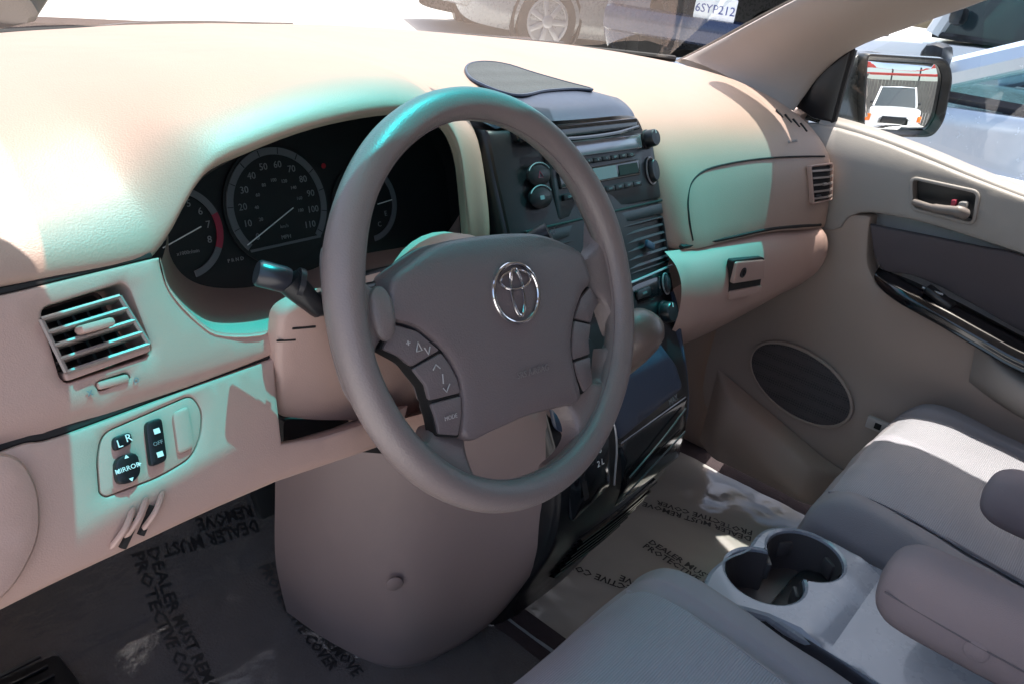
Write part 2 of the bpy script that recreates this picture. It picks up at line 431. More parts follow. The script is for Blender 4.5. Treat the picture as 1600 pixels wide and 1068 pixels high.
# right A-pillar trim: swept between its two visible edges
up = [(1.060,0.450,1.203), (1.055,0.427,1.216), (1.035,0.360,1.255), (1.010,0.291,1.296), (0.985,0.211,1.343), (.955,.10,1.405), (.925,-.03,1.475), (.885,-.20,1.57)]
lo = [(1.010,0.177,1.155), (1.030,0.173,1.181), (1.040,0.155,1.225), (1.030,0.107,1.278), (1.010,0.016,1.328), (0.985,-0.075,1.373), (.96,-.16,1.42), (.925,-.38,1.54)]
rows = []
for a, b in zip(up, lo):
    a, b = Vector(a), Vector(b); c = (a+b)/2
    rows.append([a+Vector((.035, .03, -.01)), a, a*.78+b*.22+Vector((-.018, -.012, .006)), c+Vector((-.026, -.018, .006)), a*.2+b*.8+Vector((-.016, -.008, .0)), b, b+Vector((.014, .0, -.002))])
PILL = mat('pillar_trim', (0.33, 0.28, 0.25), 0.6, 0.2, 900)
obj('pillar_trim', loft(rows, 4, 3), PILL, shell)
rows = [[r_[0]+Vector((.0, .012, .0)), r_[0]+Vector((.014, .012, -.003)), r_[-1]+Vector((.008, .004, .0)), r_[-1]+Vector((.0, .004, 0))] for r_ in rows]
obj('pillar_outer', loft(rows, 3, 1), WPAINT, shell)
# left A-pillar (edge bent to cast the shadow at the dash end), mostly outside the frame
up2 = [(-.42,.47,1.17), (-.40,.38,1.205), (-0.348,0.120,1.265), (-0.326,0.105,1.283), (-.268,.098,1.37), (-.250,.05,1.415), (-.230,-.06,1.485), (-.21,-.20,1.57)]
rows = []
for k, a in enumerate(up2):
    a = Vector(a); b = a+Vector((-.10, -.03, .05)); c = (a+b)/2
    rows.append([a+Vector((-.03, .03, -.01)), a, a*.78+b*.22+Vector((.010, -.012, .006)), c+Vector((.014, -.018, .006)), a*.2+b*.8+Vector((.010, -.008, 0)), b, b+Vector((-.045, 0, -.006))])
obj('pillar_trim', loft(rows, 4, 3), PILL, shell)
# cabin floor
bm = bmesh.new()
prof = [(-2.3, .40), (-.6, .41), (-.1, .42), (.30, .42), (.42, .45), (.62, .60), (.85, .78)]
grid_faces(bm, [[Vector((x, y, z-(.062 if x > .3 else 0))) for y, z in prof] for x in (-.46, -.2, .0, .2, .29, .34, .45, .7, 1.08)], flip=True)
o = obj('floor', bm, CARPET); o['kind'] = 'structure'
vis = thing('added_visor', 'unseen beige visor added under the roof to shade the passenger side', 'sun visor', (.68, 0, 1.56))  # unseen board, added to keep the sun off the passenger floor
obj('shade_board', panel(rounded([(.40, -.12), (.93, -.12), (.93, .082), (.40, .082)], .03), lambda a, b, h: Vector((a, b, 1.562-.06*(b+.02)-h)), .014, .004, back=True), HEAD, vis)
obj('shade_board_rod', tube([(.93, .03, 1.566), (.93, -.10, 1.574)], .005, 8), GRAPH, vis)
# rear-view mirror on the glass
rv = thing('rear_view_mirror', 'rear view mirror hanging from the top of the windshield', 'mirror', (.37, .28, 1.5))
RF = Frame((.28, .215, 1.445), (0, .1, .99), (-.2, -.97, .1))
obj('mirror_case', panel(rounded([(-.09, -.03), (.09, -.032), (.09, .032), (-.09, .03)], .02), RF, .03, .006, back=True), BLACK, rv)
obj('mirror_stem', tube([(.30, .235, 1.45), (.34, .27, 1.455)], .008, 8), BLACK, rv)

# ================================================================ DASHBOARD
dash = thing('dashboard', 'beige dashboard stretching across the cabin below the windshield', 'dashboard', (.3, .3, .75))
def st(x, pts): return [Vector((x, y, z)) for y, z in pts]
L = [
 st(-.46, [(.39,1.185),(.33,1.188),(.26,1.184),(.19,1.170),(.14,1.147),(.112,1.130),(.104,1.118),(.112,1.108)]),
 st(-.36, [(.46,1.196),(.37,1.201),(.28,1.197),(.20,1.180),(.145,1.155),(.111,1.133),(.102,1.118),(.112,1.108)]),
 st(-.29, [(.51,1.200),(.41,1.207),(.31,1.206),(.21,1.191),(.15,1.162),(.114,1.135),(.103,1.118),(.113,1.108)]),
 st(-.264,[(.525,1.202),(.42,1.209),(.315,1.209),(.215,1.197),(.153,1.170),(.118,1.142),(.109,1.126),(.120,1.115)]),
 st(-.224,[(.545,1.203),(.43,1.211),(.32,1.214),(.22,1.208),(.158,1.194),(.130,1.181),(.119,1.170),(.130,1.160)]),
 st(-.178,[(.57,1.204),(.44,1.213),(.32,1.220),(.225,1.218),(.165,1.208),(.136,1.197),(.124,1.186),(.135,1.176)]),
 st(-.113,[(.60,1.205),(.46,1.214),(.33,1.224),(.23,1.226),(.172,1.221),(.142,1.211),(.129,1.199),(.140,1.190)]),
 st(-.04, [(.635,1.206),(.49,1.215),(.35,1.226),(.24,1.230),(.18,1.226),(.149,1.218),(.134,1.206),(.146,1.196)]),
 st(.02,  [(.66,1.206),(.51,1.215),(.36,1.224),(.25,1.228),(.19,1.223),(.160,1.213),(.143,1.201),(.155,1.192)]),
 st(.058, [(.675,1.206),(.52,1.214),(.37,1.220),(.26,1.221),(.20,1.213),(.168,1.200),(.152,1.185),(.162,1.178)]),
 st(.092, [(.685,1.206),(.53,1.213),(.38,1.216),(.27,1.213),(.21,1.197),(.175,1.176),(.160,1.150),(.170,1.143)]),
 st(.118, [(.695,1.206),(.53,1.212),(.38,1.213),(.27,1.206),(.21,1.184),(.180,1.152),(.166,1.085),(.176,1.075)]),
 st(.140, [(.70,1.206),(.53,1.211),(.38,1.211),(.27,1.201),(.213,1.175),(.185,1.135),(.168,1.03),(.176,.985)]),
 st(.165, [(.705,1.206),(.54,1.211),(.38,1.209),(.28,1.197),(.220,1.168),(.190,1.12),(.165,1.03),(.176,.985)]),
 st(.20,  [(.71,1.206),(.54,1.208),(.38,1.199),(.28,1.185),(.245,1.155),(.215,1.09),(.200,1.0),(.21,.96)]),
 st(.36,  [(.735,1.207),(.56,1.208),(.40,1.198),(.29,1.186),(.26,1.155),(.23,1.09),(.21,1.0),(.22,.96)]),
 st(.49,  [(.72,1.207),(.56,1.208),(.40,1.200),(.29,1.183),(.235,1.155),(.185,1.09),(.150,1.0),(.16,.97)]),
 st(.54,  [(.705,1.207),(.55,1.210),(.40,1.206),(.29,1.187),(.205,1.15),(.140,1.085),(.096,.992),(.106,.982)]),
 st(.65,  [(.68,1.206),(.53,1.209),(.38,1.204),(.27,1.184),(.185,1.148),(.125,1.085),(.087,.989),(.097,.979)]),
 st(.80,  [(.63,1.205),(.49,1.207),(.36,1.201),(.25,1.181),(.165,1.146),(.106,1.085),(.077,.985),(.087,.975)]),
 st(.90,  [(.58,1.203),(.45,1.204),(.32,1.197),(.22,1.177),(.140,1.142),(.085,1.083),(.059,.980),(.069,.970)]),
 st(.965, [(.53,1.200),(.41,1.200),(.29,1.192),(.195,1.170),(.120,1.136),(.070,1.080),(.047,.977),(.057,.967)]),
 st(.998, [(.51,1.195),(.41,1.194),(.30,1.186),(.20,1.165),(.124,1.131),(.073,1.077),(.051,.973),(.061,.963)]),
 st(1.012, [(.50,1.192),(.41,1.190),(.31,1.180),(.215,1.158),(.145,1.122),(.10,1.070),(.08,.968),(.09,.958)]),
 st(1.06, [(.48,1.185),(.40,1.183),(.32,1.172),(.25,1.148),(.20,1.112),(.16,1.06),(.14,.965),(.15,.955)]),
]
obj('top_pad', loft(L, 4, 4), BEIGE, dash, sharp=60)
# vent panel on the driver's side
FV = Frame((-.30, .08, 1.075), (0, .447, .894), (0, -.894, .447))
def undercut(a, b):
    h = 0.0
    if b < -.028: h -= (-.030-b)**2*18
    return h
gb = [(0.0286,0.0468), (0.0279,0.0362), (0.0292,0.0242), (0.0346,0.0098), (0.0434,-0.0027), (0.0599,-0.0165), (0.0799,-0.0225), (0.1037,-0.0232)]
outl = spline([(-.16, .046), (-.10, .0425), (-.0755, .0412), (-.0371, .0434), (.020, .0468)], 4)+spline(gb, 4)+spline([(0.0978,-0.0426), (.0936, -.043), (.02, -.049), (-.0665, -.054), (-.12, -.056), (-.16, -.057)], 4)
vout = [(-0.0560,0.0282), (-0.0015,0.0341), (0.0019,0.0289), (0.0052,-0.0146), (0.0013,-0.0187), (-0.0537,-0.0219), (-0.0565,-0.0177)]
vhole = rounded(vout, .006, 4)
twh = rounded([(-0.0371,-0.0264), (-0.0155,-0.0255), (-0.0141,-0.0300), (-0.0365,-0.0328)], .003, 3)
obj('vent_panel', panel(outl, FV, .03, .003, holes=[vhole, twh], hole_depth=.05, step=.012, dome=undercut), BEIGE2, dash, label='driver side panel around the square air vent')
# shadow gap under the top pad and beneath the vent panel
obj('panel_gap', tube([FV(a, b+.0022, -.004) for a, b in spline([(-.16, .046), (-.10, .0425), (-.0755, .0412), (-.0371, .0434), (.024, .0472)], 4)], .0026, 6), DARK, dash)
SLATM = mat('vent_slat_plastic', (.25, .205, .185), .35, .1, 900)
# square air vent: back box, vanes, slats, side rails, knob
av = obj('air_vent', panel(rounded(inset([Vector(p) for p in vout], .002), .005, 3), FV.at(0, 0, -.055), .004, 0), DARK, dash)
def lerp2(a, b, t): return (a[0]*(1-t)+b[0]*t, a[1]*(1-t)+b[1]*t)
TL, TR, BL, BR = (-0.0582,0.0214), (-0.0072,0.0256), (-0.0529,-0.0147), (0.0028,-0.0107)
for i in range(5):
    t = i/4; a = lerp2(TL, BL, t); b = lerp2(TR, BR, t)
    bm = bmesh.new(); pa = [FV(a[0], a[1], .003), FV(b[0], b[1], .003)]
    dd = FV.N*-.011-FV.U*.0030; th = FV.U*.0014
    grid_faces(bm, [[pa[0]+th, pa[1]+th], [pa[0]+FV.N*.0012, pa[1]+FV.N*.0012], [pa[0]-th, pa[1]-th], [pa[0]-th*.5+dd, pa[1]-th*.5+dd], [pa[0]+th*.5+dd, pa[1]+th*.5+dd]], True)
    obj('slat', bm, SLATM, av, smooth=False)
for a, b in ((TL, BL), (TR, BR)):
    obj('side_rail', tube([FV(a[0], a[1], .002), FV(b[0], b[1], .002)], .0018, 6), SLATM, av)
obj('lower_lip', panel(rounded([lerp2(BL, BR, -.02), lerp2(BL, BR, 1.02), (BR[0]+.001, BR[1]-.005), (BL[0]-.001, BL[1]-.006)], .002, 2), FV.at(0, 0, .001), .02, .001), BEIGE2, av)
for i in range(5):
    a = lerp2(TL, TR, (i+.6)/5.2); b = lerp2(BL, BR, (i+.6)/5.2)
    bm = bmesh.new(); grid_faces(bm, [[FV(a[0]-.0008, a[1], -.02), FV(b[0]-.0008, b[1], -.02)], [FV(a[0]-.0008, a[1], -.045), FV(b[0]-.0008, b[1], -.045)], [FV(a[0]+.0008, a[1], -.045), FV(b[0]+.0008, b[1], -.045)], [FV(a[0]+.0008, a[1], -.02), FV(b[0]+.0008, b[1], -.02)]], True)
    obj('vane', bm, GRAPH, av, smooth=False)
k = (-0.0301,0.0095)
obj('vent_knob', rbox(Frame(FV(k[0], k[1], .008), FV.U+FV.X*-.05, FV.N), .022, .006, .016, .0025), BEIGE2, av)
k = (-0.0261,-0.0292)
obj('vent_thumbwheel', rbox(Frame(FV(k[0], k[1], -.004), FV.U, FV.N), .021, .0055, .012, .002), BEIGE2, dash)
for q, sym in (((-0.0423,-0.0315), 'x'), ((-0.0115,-0.0317), 'o')): text('vent_symbol', sym, FV.at(q[0], q[1]), .008, GREYP, dash)
# lower panel with the switch plate
FL = Frame((-.30, .036, .985), (0, .5, .866), (0, -.866, .5))
def roll(a, b):
    h = 0.0
    if b < -.010: h -= (-.010-b)**2*9
    return h
lo_out = spline([(-0.1691,0.0453), (-0.1082,0.0479), (-0.0856,0.0489), (-0.0654,0.0465), (0.0234,0.0514), (0.0942,0.0549)], 4)+[Vector(p) for p in ((0.0980,0.0574), (0.0902,0.0242), (0.0823,-0.0114), (0.1161,-0.0179), (0.1548,-0.0211), (0.2135,-0.0215), (0.2028,-0.0501), (0.1460,-0.0455))]+spline([(0.0721,-0.0393), (0.0124,-0.0394), (-0.0491,-0.0416), (-0.1007,-0.0435), (-0.1678,-0.0487)], 4)
plate = rounded([(-0.0410,0.0398), (0.0251,0.0464), (0.0290,0.0334), (0.0230,0.0167), (0.0113,0.0033), (-0.0141,-0.0015), (-0.0512,-0.0015), (-0.0541,0.0024), (-0.0489,0.0251)], .010, 5)
obj('lower_panel', panel(lo_out, FL, .04, .003, holes=[plate], hole_depth=.006, step=.010, dome=roll), BEIGE2, dash, label='lower dash panel carrying the mirror switch plate')
obj('panel_gap', tube([FL(a, b+.003, -.006) for a, b in spline([(-0.1691,0.0453), (-0.1082,0.0479), (-0.0856,0.0489), (-0.0654,0.0465), (0.0234,0.0514), (0.0961,0.0549)], 4)], .004, 6), DARK, dash)
sp = obj('switch_plate', panel(inset(plate, .0005), FL.at(0, 0, -.0005), .004, .001, step=.012, dome=roll), BEIGE2, dash)
def flat_button(name, pts, F, par, m, r=.004, h=.003, dm=None):
    return obj(name, panel(rounded(pts, r, 4), F.at(0, 0, h), .006+h, min(.0015, h), dome=dm), m, par)
b1 = flat_button('mirror_selector_switch', [(-0.0370,0.0348), (-0.0239,0.0353), (-0.0251,0.0269), (-0.0387,0.0254)], FL, sp, BLACK)
b2 = flat_button('mirror_control_pad', [(-0.0407,0.0216), (-0.0242,0.0215), (-0.0267,0.0062), (-0.0329,0.0021), (-0.0436,0.0036)], FL, sp, BLACK, .008, .005)
b3 = flat_button('sliding_door_switch', [(-0.0137,0.0378), (-0.0016,0.0381), (-0.0070,0.0077), (-0.0196,0.0072)], FL, sp, BLACK, .004, .004)
flat_button('blank_cover', [(0.0069,0.0381), (0.0196,0.0398), (0.0144,0.0099), (0.0018,0.0087)], FL, sp, BEIGE2, .004, .0022)
def ltext(name, s, q, size, par, F=FL, h=.0045, ang=0.0, m=None):
    return text(name, s, F.at(q[0], q[1]).rot(ang), size, m or WHITE, par, h)
TA = -.10
SW = sp
ltext('switch_print', 'L', (-0.0339,0.0296), .0075, SW, h=.0035); ltext('switch_print', 'R', (-0.0273,0.0314), .0075, SW, h=.0035)
ltext('switch_print', '\u25c2MIRROR\u25b8' if False else 'MIRROR', (-0.0345,0.0124), .0046, SW, h=.0055)
for q, rr in (((-0.0330,0.0201), 0), ((-0.0343,0.0045), math.pi), ((-0.0414,0.0123), -math.pi/2), ((-0.0265,0.0126), math.pi/2)):
    bm = panel([(-.0015, -.001), (.0015, -.001), (0, .0015)], FL.at(q[0], q[1], .0055).rot(rr), .0004, 0); obj('arrow_print', bm, WHITE, SW, smooth=False)
q = (-0.0084,0.0299); obj('door_icon', rbox(FL.at(q[0], q[1], .0045), .0042, .0036, .0006, 0), WHITE, SW, smooth=False)
q = (-0.0111,0.0139); obj('door_icon', rbox(FL.at(q[0], q[1], .0045), .0042, .0036, .0006, 0), WHITE, SW, smooth=False)
ltext('switch_print', 'OFF', (-0.0101,0.0216), .004, SW, h=.0045, m=GREYP)
for q in ((-0.0471,-0.0255), (-0.0369,-0.0221), (-0.0253,-0.0224)):
    P = [FL(q[0]-.010, q[1]-.010, roll(0, q[1]-.010)+.001), FL(q[0], q[1], roll(0, q[1])+.005), FL(q[0]+.010, q[1]+.011, roll(0, q[1]+.011)+.001)]
    obj('release_rib', tube(spline(P, 5), [.0008]+[.0022]*9+[.0008], 8), BEIGE2, dash)
for q in ((-0.0434,-0.0304), (-0.0303,-0.0268)):
    obj('release_slot', tube([FL(q[0]-.006, q[1]-.008, roll(0, q[1]-.008)+.0005), FL(q[0]+.006, q[1]+.008, roll(0, q[1]+.008)+.0005)], .003, 6), DARK, dash)
# rounded end cap at the door side
cap = rounded([(-0.1897,0.0845), (-0.0919,0.0443), (-0.0871,0.0209), (-0.0944,-0.0100), (-0.1215,-0.0382), (-0.1885,-0.0435)], .02, 5)
obj('end_cap', panel(cap, FL.at(0, 0, .009), .03, .008, step=.012), BEIGE2, dash, label='rounded cover at the door end of the dashboard')
# bezel round the gauges: lower beige bowl, upper side painted black as the shade under the hood
outer = [Vector(p) for p in [FV(*(0.0286,0.0468)), FV(*(0.0292,0.0242)), FV(*(0.0434,-0.0027)), FV(*(0.0599,-0.0165)), FV(*(0.1012,-0.0236)), (-0.130,0.085,1.055), (-0.059,0.100,1.054), (0.009,0.120,1.053), (0.071,0.140,1.051), (.128,.168,1.03)]]
inner = [Vector(p) for p in [(-0.206,0.215,1.091), (-0.205,0.215,1.068), (-0.191,0.215,1.045), (-0.164,0.215,1.030), (-0.120,0.215,1.022), (-0.068,0.215,1.025), (-0.011,0.215,1.032), (0.081,0.215,1.029), (0.133,0.215,1.031), (0.164,0.215,1.060)]]
obj('gauge_bezel', loft([[o_, o_*.97+i_*.03+Vector((0, .0, -.004)), o_*.5+i_*.5+Vector((0, .0, -.006)), i_] for o_, i_ in zip(outer, inner)], 4, 4), BEIGE2, dash)
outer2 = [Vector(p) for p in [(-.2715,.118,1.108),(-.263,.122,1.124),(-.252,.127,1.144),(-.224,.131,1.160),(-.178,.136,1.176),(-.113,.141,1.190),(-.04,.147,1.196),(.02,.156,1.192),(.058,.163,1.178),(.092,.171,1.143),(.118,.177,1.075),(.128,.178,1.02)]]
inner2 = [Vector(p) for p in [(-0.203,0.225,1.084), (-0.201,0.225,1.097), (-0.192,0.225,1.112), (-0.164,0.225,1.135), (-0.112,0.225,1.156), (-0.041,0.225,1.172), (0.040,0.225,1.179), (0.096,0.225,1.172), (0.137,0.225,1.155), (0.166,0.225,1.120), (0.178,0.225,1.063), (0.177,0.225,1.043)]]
obj('gauge_hood_shade', loft([[o_, o_*.5+i_*.5, i_, i_+Vector((0, .06, -.01))] for o_, i_ in zip(outer2, inner2)], 4, 3), BLACK, dash)
# glove box and right end
G = [
 st(.495, [(.108,.984),(.084,.968),(.068,.94),(.064,.90),(.072,.86),(.105,.812),(.165,.778),(.26,.762)]),
 st(.54, [(0.098,.984),(0.074,.968),(0.060,.94),(0.056,.90),(0.064,.86),(0.100,.812),(0.160,.777),(0.260,.76)]),
 st(.65, [(0.098,.981),(0.074,.965),(0.058,.937),(0.053,.895),(0.060,.852),(0.096,.803),(0.158,.768),(0.268,.75)]),
 st(.80, [(0.098,.978),(0.074,.962),(0.058,.934),(0.052,.893),(0.058,.852),(0.094,.806),(0.158,.774),(0.278,.757)]),
 st(.92, [(0.076,.972),(0.054,.957),(0.042,.932),(0.038,.897),(0.046,.864),(0.082,.825),(0.148,.795),(0.278,.78)]),
 st(.975,[(.055,.970),(.034,.955),(.024,.932),(.026,.900),(.044,.868),(.080,.832),(.14,.81),(.26,.79)]),
 st(1.0, [(0.108,.965),(0.093,.95),(0.084,.93),(0.088,.90),(0.103,.87),(0.138,.84),(0.178,.81),(0.278,.79)]),
]
gl_ = obj('glove_compartment', loft(G, 5, 5), BEIGE2, dash, label='glove box door with a square latch')
seam([(.53,.102,.988),(.54,.097,.988),(.65,.088,.985),(.8,.078,.981),(.9,.060,.977),(.965,.048,.973)], dash, .0035, name='glove_gap')
# latch
def dash_y(x, prof, z): pass
lf = Frame((.715, .043, .915), (0, .10, .995), (-.085, -.99, .10))
LF0 = Vector((.715, .043, .915))
lp = [(0.623,0.053,0.964), (0.730,0.052,0.952), (0.741,0.048,0.894), (0.634,0.052,0.903)]
c = sum((Vector(p) for p in lp), Vector((0, 0, 0)))/4
LFm = Frame(c, (0, .02, 1), (-.08, -1, .02))
def tol(F, p): d = Vector(p)-F.O; return (d.dot(F.X), d.dot(F.U))
q = [tol(LFm, p) for p in lp]
lat = obj('latch_recess', panel(rounded(q, .006, 4), LFm.at(0, 0, .002), .01, .0015), DARK, gl_)
q2 = [lerp2(q[0], q[2], .05), lerp2(q[1], q[3], .05), lerp2(q[2], q[1], .36), lerp2(q[3], q[0], .36)]
obj('latch_handle', panel(rounded(q2, .005, 4), LFm.at(0, 0, .008), .008, .002), BEIGE2, gl_)
q3 = [lerp2(q[3], q[0], .12), lerp2(q[2], q[1], .12), (q[2][0]-.003, q[2][1]-.008), (q[3][0]+.004, q[3][1]-.008)]
obj('latch_lip', panel(rounded(q3, .004, 4), LFm.at(0, 0, .006), .008, .002), BEIGE2, gl_)
kc = lerp2(lerp2(q2[0], q2[3], .5), lerp2(q2[1], q2[2], .5), .24)
obj('key_lock', lathe(LFm.at(kc[0], kc[1], .008), [(.0085, 0), (.0085, .0015), (.006, .0015), (.006, .0005), (0, .0005)], 20), GRAPH, gl_)
obj('key_slot', rbox(LFm.at(kc[0], kc[1], .0095).rot(.1), .0016, .008, .001, 0), DARK, gl_)
# airbag door seam and corner vent on the passenger side
def pady(x, z, off=0):
    """point of the top pad at height z"""
    for i in range(len(L)-1):
        if L[i][0].x <= x <= L[i+1][0].x:
            t = (x-L[i][0].x)/(L[i+1][0].x-L[i][0].x)
            pr = spline([a*(1-t)+b*t for a, b in zip(L[i], L[i+1])], 6)
            for p, q_ in zip(pr, pr[1:]):
                if p.y < .34 and q_.z <= z <= p.z and p.z > q_.z:
                    return p.lerp(q_, (p.z-z)/(p.z-q_.z))+Vector((0, -off, off*.4))
            best = min((p for p in pr if p.y < .3), key=lambda p: abs(p.z-z))
            return best+Vector((0, -off, off*.4))
seam([pady(x, z, .0012) for x, z in ((.552, .995), (.549, 1.02), (.553, 1.05), (.572, 1.074), (.615, 1.088), (.69, 1.094), (.78, 1.096), (.87, 1.096), (.965, 1.094))], dash, .0017, name='airbag_door_seam')
vz = [(.9085, 1.0775), (.982, 1.0775), (.986, 1.0195), (.919, 1.019)]
def on_pad(a, b, h):
    a = min(a, 1.0); p = pady(a, b); q1 = pady(a, b-.012)-pady(a, b+.012); q0 = pady(min(a+.012, 1.0), b)-pady(a-.012, b)
    n_ = q0.cross(q1).normalized()
    if n_.y > 0: n_ = -n_
    return p+n_*h
rv_ = obj('air_vent', panel(rounded(inset([Vector(p) for p in vz], -.005), .005, 4), lambda a, b, h: on_pad(a, b, .009+h), .012, .002, holes=[rounded(vz, .003, 3)], hole_depth=.006, step=.012), BEIGE2, dash, label='corner air vent at the passenger end')
obj('vent_back', panel(vz, lambda a, b, h: on_pad(a, b, .0036+h), .0005, 0, step=.008), DARK, rv_)
for i in range(5):
    a = lerp2(vz[0], vz[3], (i+.55)/5.1); b = lerp2(vz[1], vz[2], (i+.55)/5.1)
    bm = bmesh.new(); P = [lerp2(a, b, k/4) for k in range(5)]
    grid_faces(bm, [[on_pad(p[0], p[1]+dz, h) for dz, h in ((.0016, .0082), (-.0016, .0086), (-.0022, .004), (.0012, .004))] for p in P], False, True)
    obj('slat', bm, SLATM, rv_, smooth=False)
mid = lerp2(lerp2(vz[0], vz[1], .45), lerp2(vz[3], vz[2], .45), .5)
FR_ = Frame(on_pad(mid[0], mid[1], .010), (0, .2, .98), (-.2, -.96, .2))
obj('vent_knob', rbox(FR_, .012, .005, .006, .002), SLATM, rv_)
tp = pady(.93, 1.028, .004)
obj('vent_thumbwheel', rbox(Frame(tp, FR_.U, FR_.N), .016, .005, .01, .002), GRAPH, dash)
airt = pady(.885, 1.118, .002)
tf = Frame(airt, (0, .5, .86), (-.05, -.86, .5)); text('airbag_print', 'SRS AIRBAG', tf, .007, GREYP, dash)
# defroster slot at the corner
for i in range(4):
    p = pady(.915+.012*i, 1.155-.006*i, .001); obj('defroster_slot', rbox(Frame(p, (0, .8, .6), (0, -.6, .8)), .005, .020, .003, .001), DARK, dash)

# driver door standing open, outside the frame
dd_ = thing('driver_door', 'driver door swung wide open beside the cabin', 'car door', (-.50, .52, .3))
DF = Frame((-.52, .50, 0), (0, 0, 1), Vector((.42, -.906, 0)))
def dpt(l, z, h): return Vector((-.52, .50, 0))+Vector((-.978, -.208, 0))*l+Vector((0, 0, z))+Vector((.208, -.978, 0))*h
obj('door_trim', panel([(0.02, .42), (.95, .42), (.95, 1.12), (.02, 1.15)], lambda a, b, h: dpt(a, b, h), .10, .01, back=True), DOORU, dd_)
obj('window_frame', tube([dpt(.02, 1.14, -.05), dpt(.30, 1.42, -.05), dpt(.62, 1.56, -.05), dpt(.93, 1.57, -.05), dpt(.94, 1.12, -.05)], .022, 8), BLACK, dd_)
bm = bmesh.new(); grid_faces(bm, [[dpt(.06, 1.14, -.05), dpt(.93, 1.12, -.05)], [dpt(.60, 1.54, -.05), dpt(.93, 1.56, -.05)]]); obj('window_glass', bm, tinted_glass('door_glass', (.75, .82, .79)), dd_)
# ================================================================ INSTRUMENT CLUSTER
clu = thing('instrument_cluster', 'black instrument cluster with grey ringed dials behind the steering wheel', 'instrument cluster', (-.05, .26, 1.07))
fo = spline([(-0.1284,-0.0204), (-0.1207,0.0016), (-0.1046,0.0197), (-0.0718,0.0408), (-0.0128,0.0637), (0.0669,0.0806), (0.1561,0.0890), (0.2189,0.0809), (0.2659,0.0583), (0.2826,0.0222), (0.2767,-0.0331), (0.2525,-0.0718), (0.1653,-0.0734), (0.0710,-0.0718), (0.0109,-0.0800), (-0.0428,-0.0824), (-0.0958,-0.0726), (-0.1205,-0.0542)], 4, True)
obj('face_plate', panel(fo, FG.at(0, 0, -.004), .01, 0), DIAL, clu)
def arc(cx, cy, r, a0, a1, n=48): return [(cx+r*math.cos(a0+(a1-a0)*i/n), cy+r*math.sin(a0+(a1-a0)*i/n)) for i in range(n+1)]
def band(name, cx, cy, r0, r1, a0, a1, m, par, h=.001, tail=None, n=48):
    o = arc(cx, cy, r1, R(a0), R(a1), n)+list(reversed(arc(cx, cy, r0, R(a0), R(a1), n)))
    return obj(name, panel(o, FG.at(0, 0, h), .0015, 0), m, par, smooth=False)
sp_ = obj('speedometer', lathe(FG, [(.0605, -.003), (.0605, 0), (.056, .0006), (0, .0004)], 48), DIAL, clu, label='large speedometer dial in miles per hour')
band('dial_ring', 0, 0, .0505, .0575, -42, 222, DIALRING, sp_, .0016)
bm = bmesh.new(); P = [(.0425, -.0362), (-.0405, -.0385), (-.040, -.041), (.044, -.0388)]
obj('ring_base', panel(P, FG.at(0, 0, .0016), .001, 0), DIALRING, sp_, smooth=False)
A0, A1 = 222, -36
for i in range(12):
    a = R(A0+(A1-A0)*i/11)
    text('numeral', str(i*10), FG.at(.0405*math.cos(a), .0405*math.sin(a)), .0095, GREYP, sp_, .0012)
    bm = bmesh.new(); p = FG.at(.054*math.cos(a), .054*math.sin(a), .0018).rot(-(a-math.pi/2)); 
    obj('tick', rbox(p, .0007, .006, .0004, 0), DARK, sp_, smooth=False)
for i in range(9):
    a = R(205+(-18-205)*i/8)
    text('small_numeral', str(i*20+20), FG.at(.0255*math.cos(a), .0255*math.sin(a)), .0048, GREYP, sp_, .0012)
text('unit_print', 'MPH', FG.at(.002, -.032), .0058, GREYP, sp_, .0012); text('unit_print', 'km/h', FG.at(.002, -.021), .0048, GREYP, sp_, .0012)
def needle(name, a, b, par, h=.004, w=.0011):
    a, b = Vector(a), Vector(b); d = b-a; ang = math.atan2(d.x, d.y); m_ = (a+b)/2
    return obj(name, rbox(FG.at(m_.x, m_.y, h).rot(ang), w, d.length, .0008, .0002, 1), WHITE, par, smooth=False)
needle('needle', (-.0446, -.0330), (.0143, -.004), sp_)
TC = (-.108, -.012)
ta = obj('tachometer', lathe(FG.at(TC[0], TC[1], -.001), [(.046, -.003), (.046, 0), (.043, .0006), (0, .0004)], 48), DIAL, clu, label='tachometer dial with a dark red zone')
band('dial_ring', TC[0], TC[1], .0365, .0425, 20, 95, DIALRING, ta, .0016)
band('red_zone', TC[0], TC[1], .0365, .0425, -28, 20, REDP, ta, .0016, n=24)
band('dial_ring', TC[0], TC[1], .0365, .0425, -80, -28, DIALRING, ta, .0016)
for i, ang in ((5, 62), (6, 36), (7, 8), (8, -20), (4, 92)):
    text('numeral', str(i), FG.at(TC[0]+.029*math.cos(R(ang)), TC[1]+.029*math.sin(R(ang))), .0095, GREYP, ta, .0012)
text('unit_print', 'x1000r/min', FG.at(TC[0]+.004, TC[1]-.018), .0048, GREYP, ta, .0012)
needle('needle', (TC[0]-.02, TC[1]-.010), (TC[0]+.020, TC[1]+.0035), ta)
GC = (.112, -.012)
ga = obj('fuel_gauge', lathe(FG.at(GC[0], GC[1], -.001), [(.046, -.003), (.046, 0), (.043, .0006), (0, .0004)], 48), DIAL, clu, label='fuel and temperature dial seen through the wheel')
band('dial_ring', GC[0], GC[1], .0365, .0425, -85, 95, DIALRING, ga, .0016)
for s, ang in (('F', 40), ('E', -30), ('H', 68), ('C', -62)): text('numeral', s, FG.at(GC[0]+.028*math.cos(R(ang)), GC[1]+.028*math.sin(R(ang))), .008, GREYP, ga, .0012)
needle('needle', (GC[0]+.012, GC[1]-.002), (GC[0]+.034, GC[1]+.0005), ga)
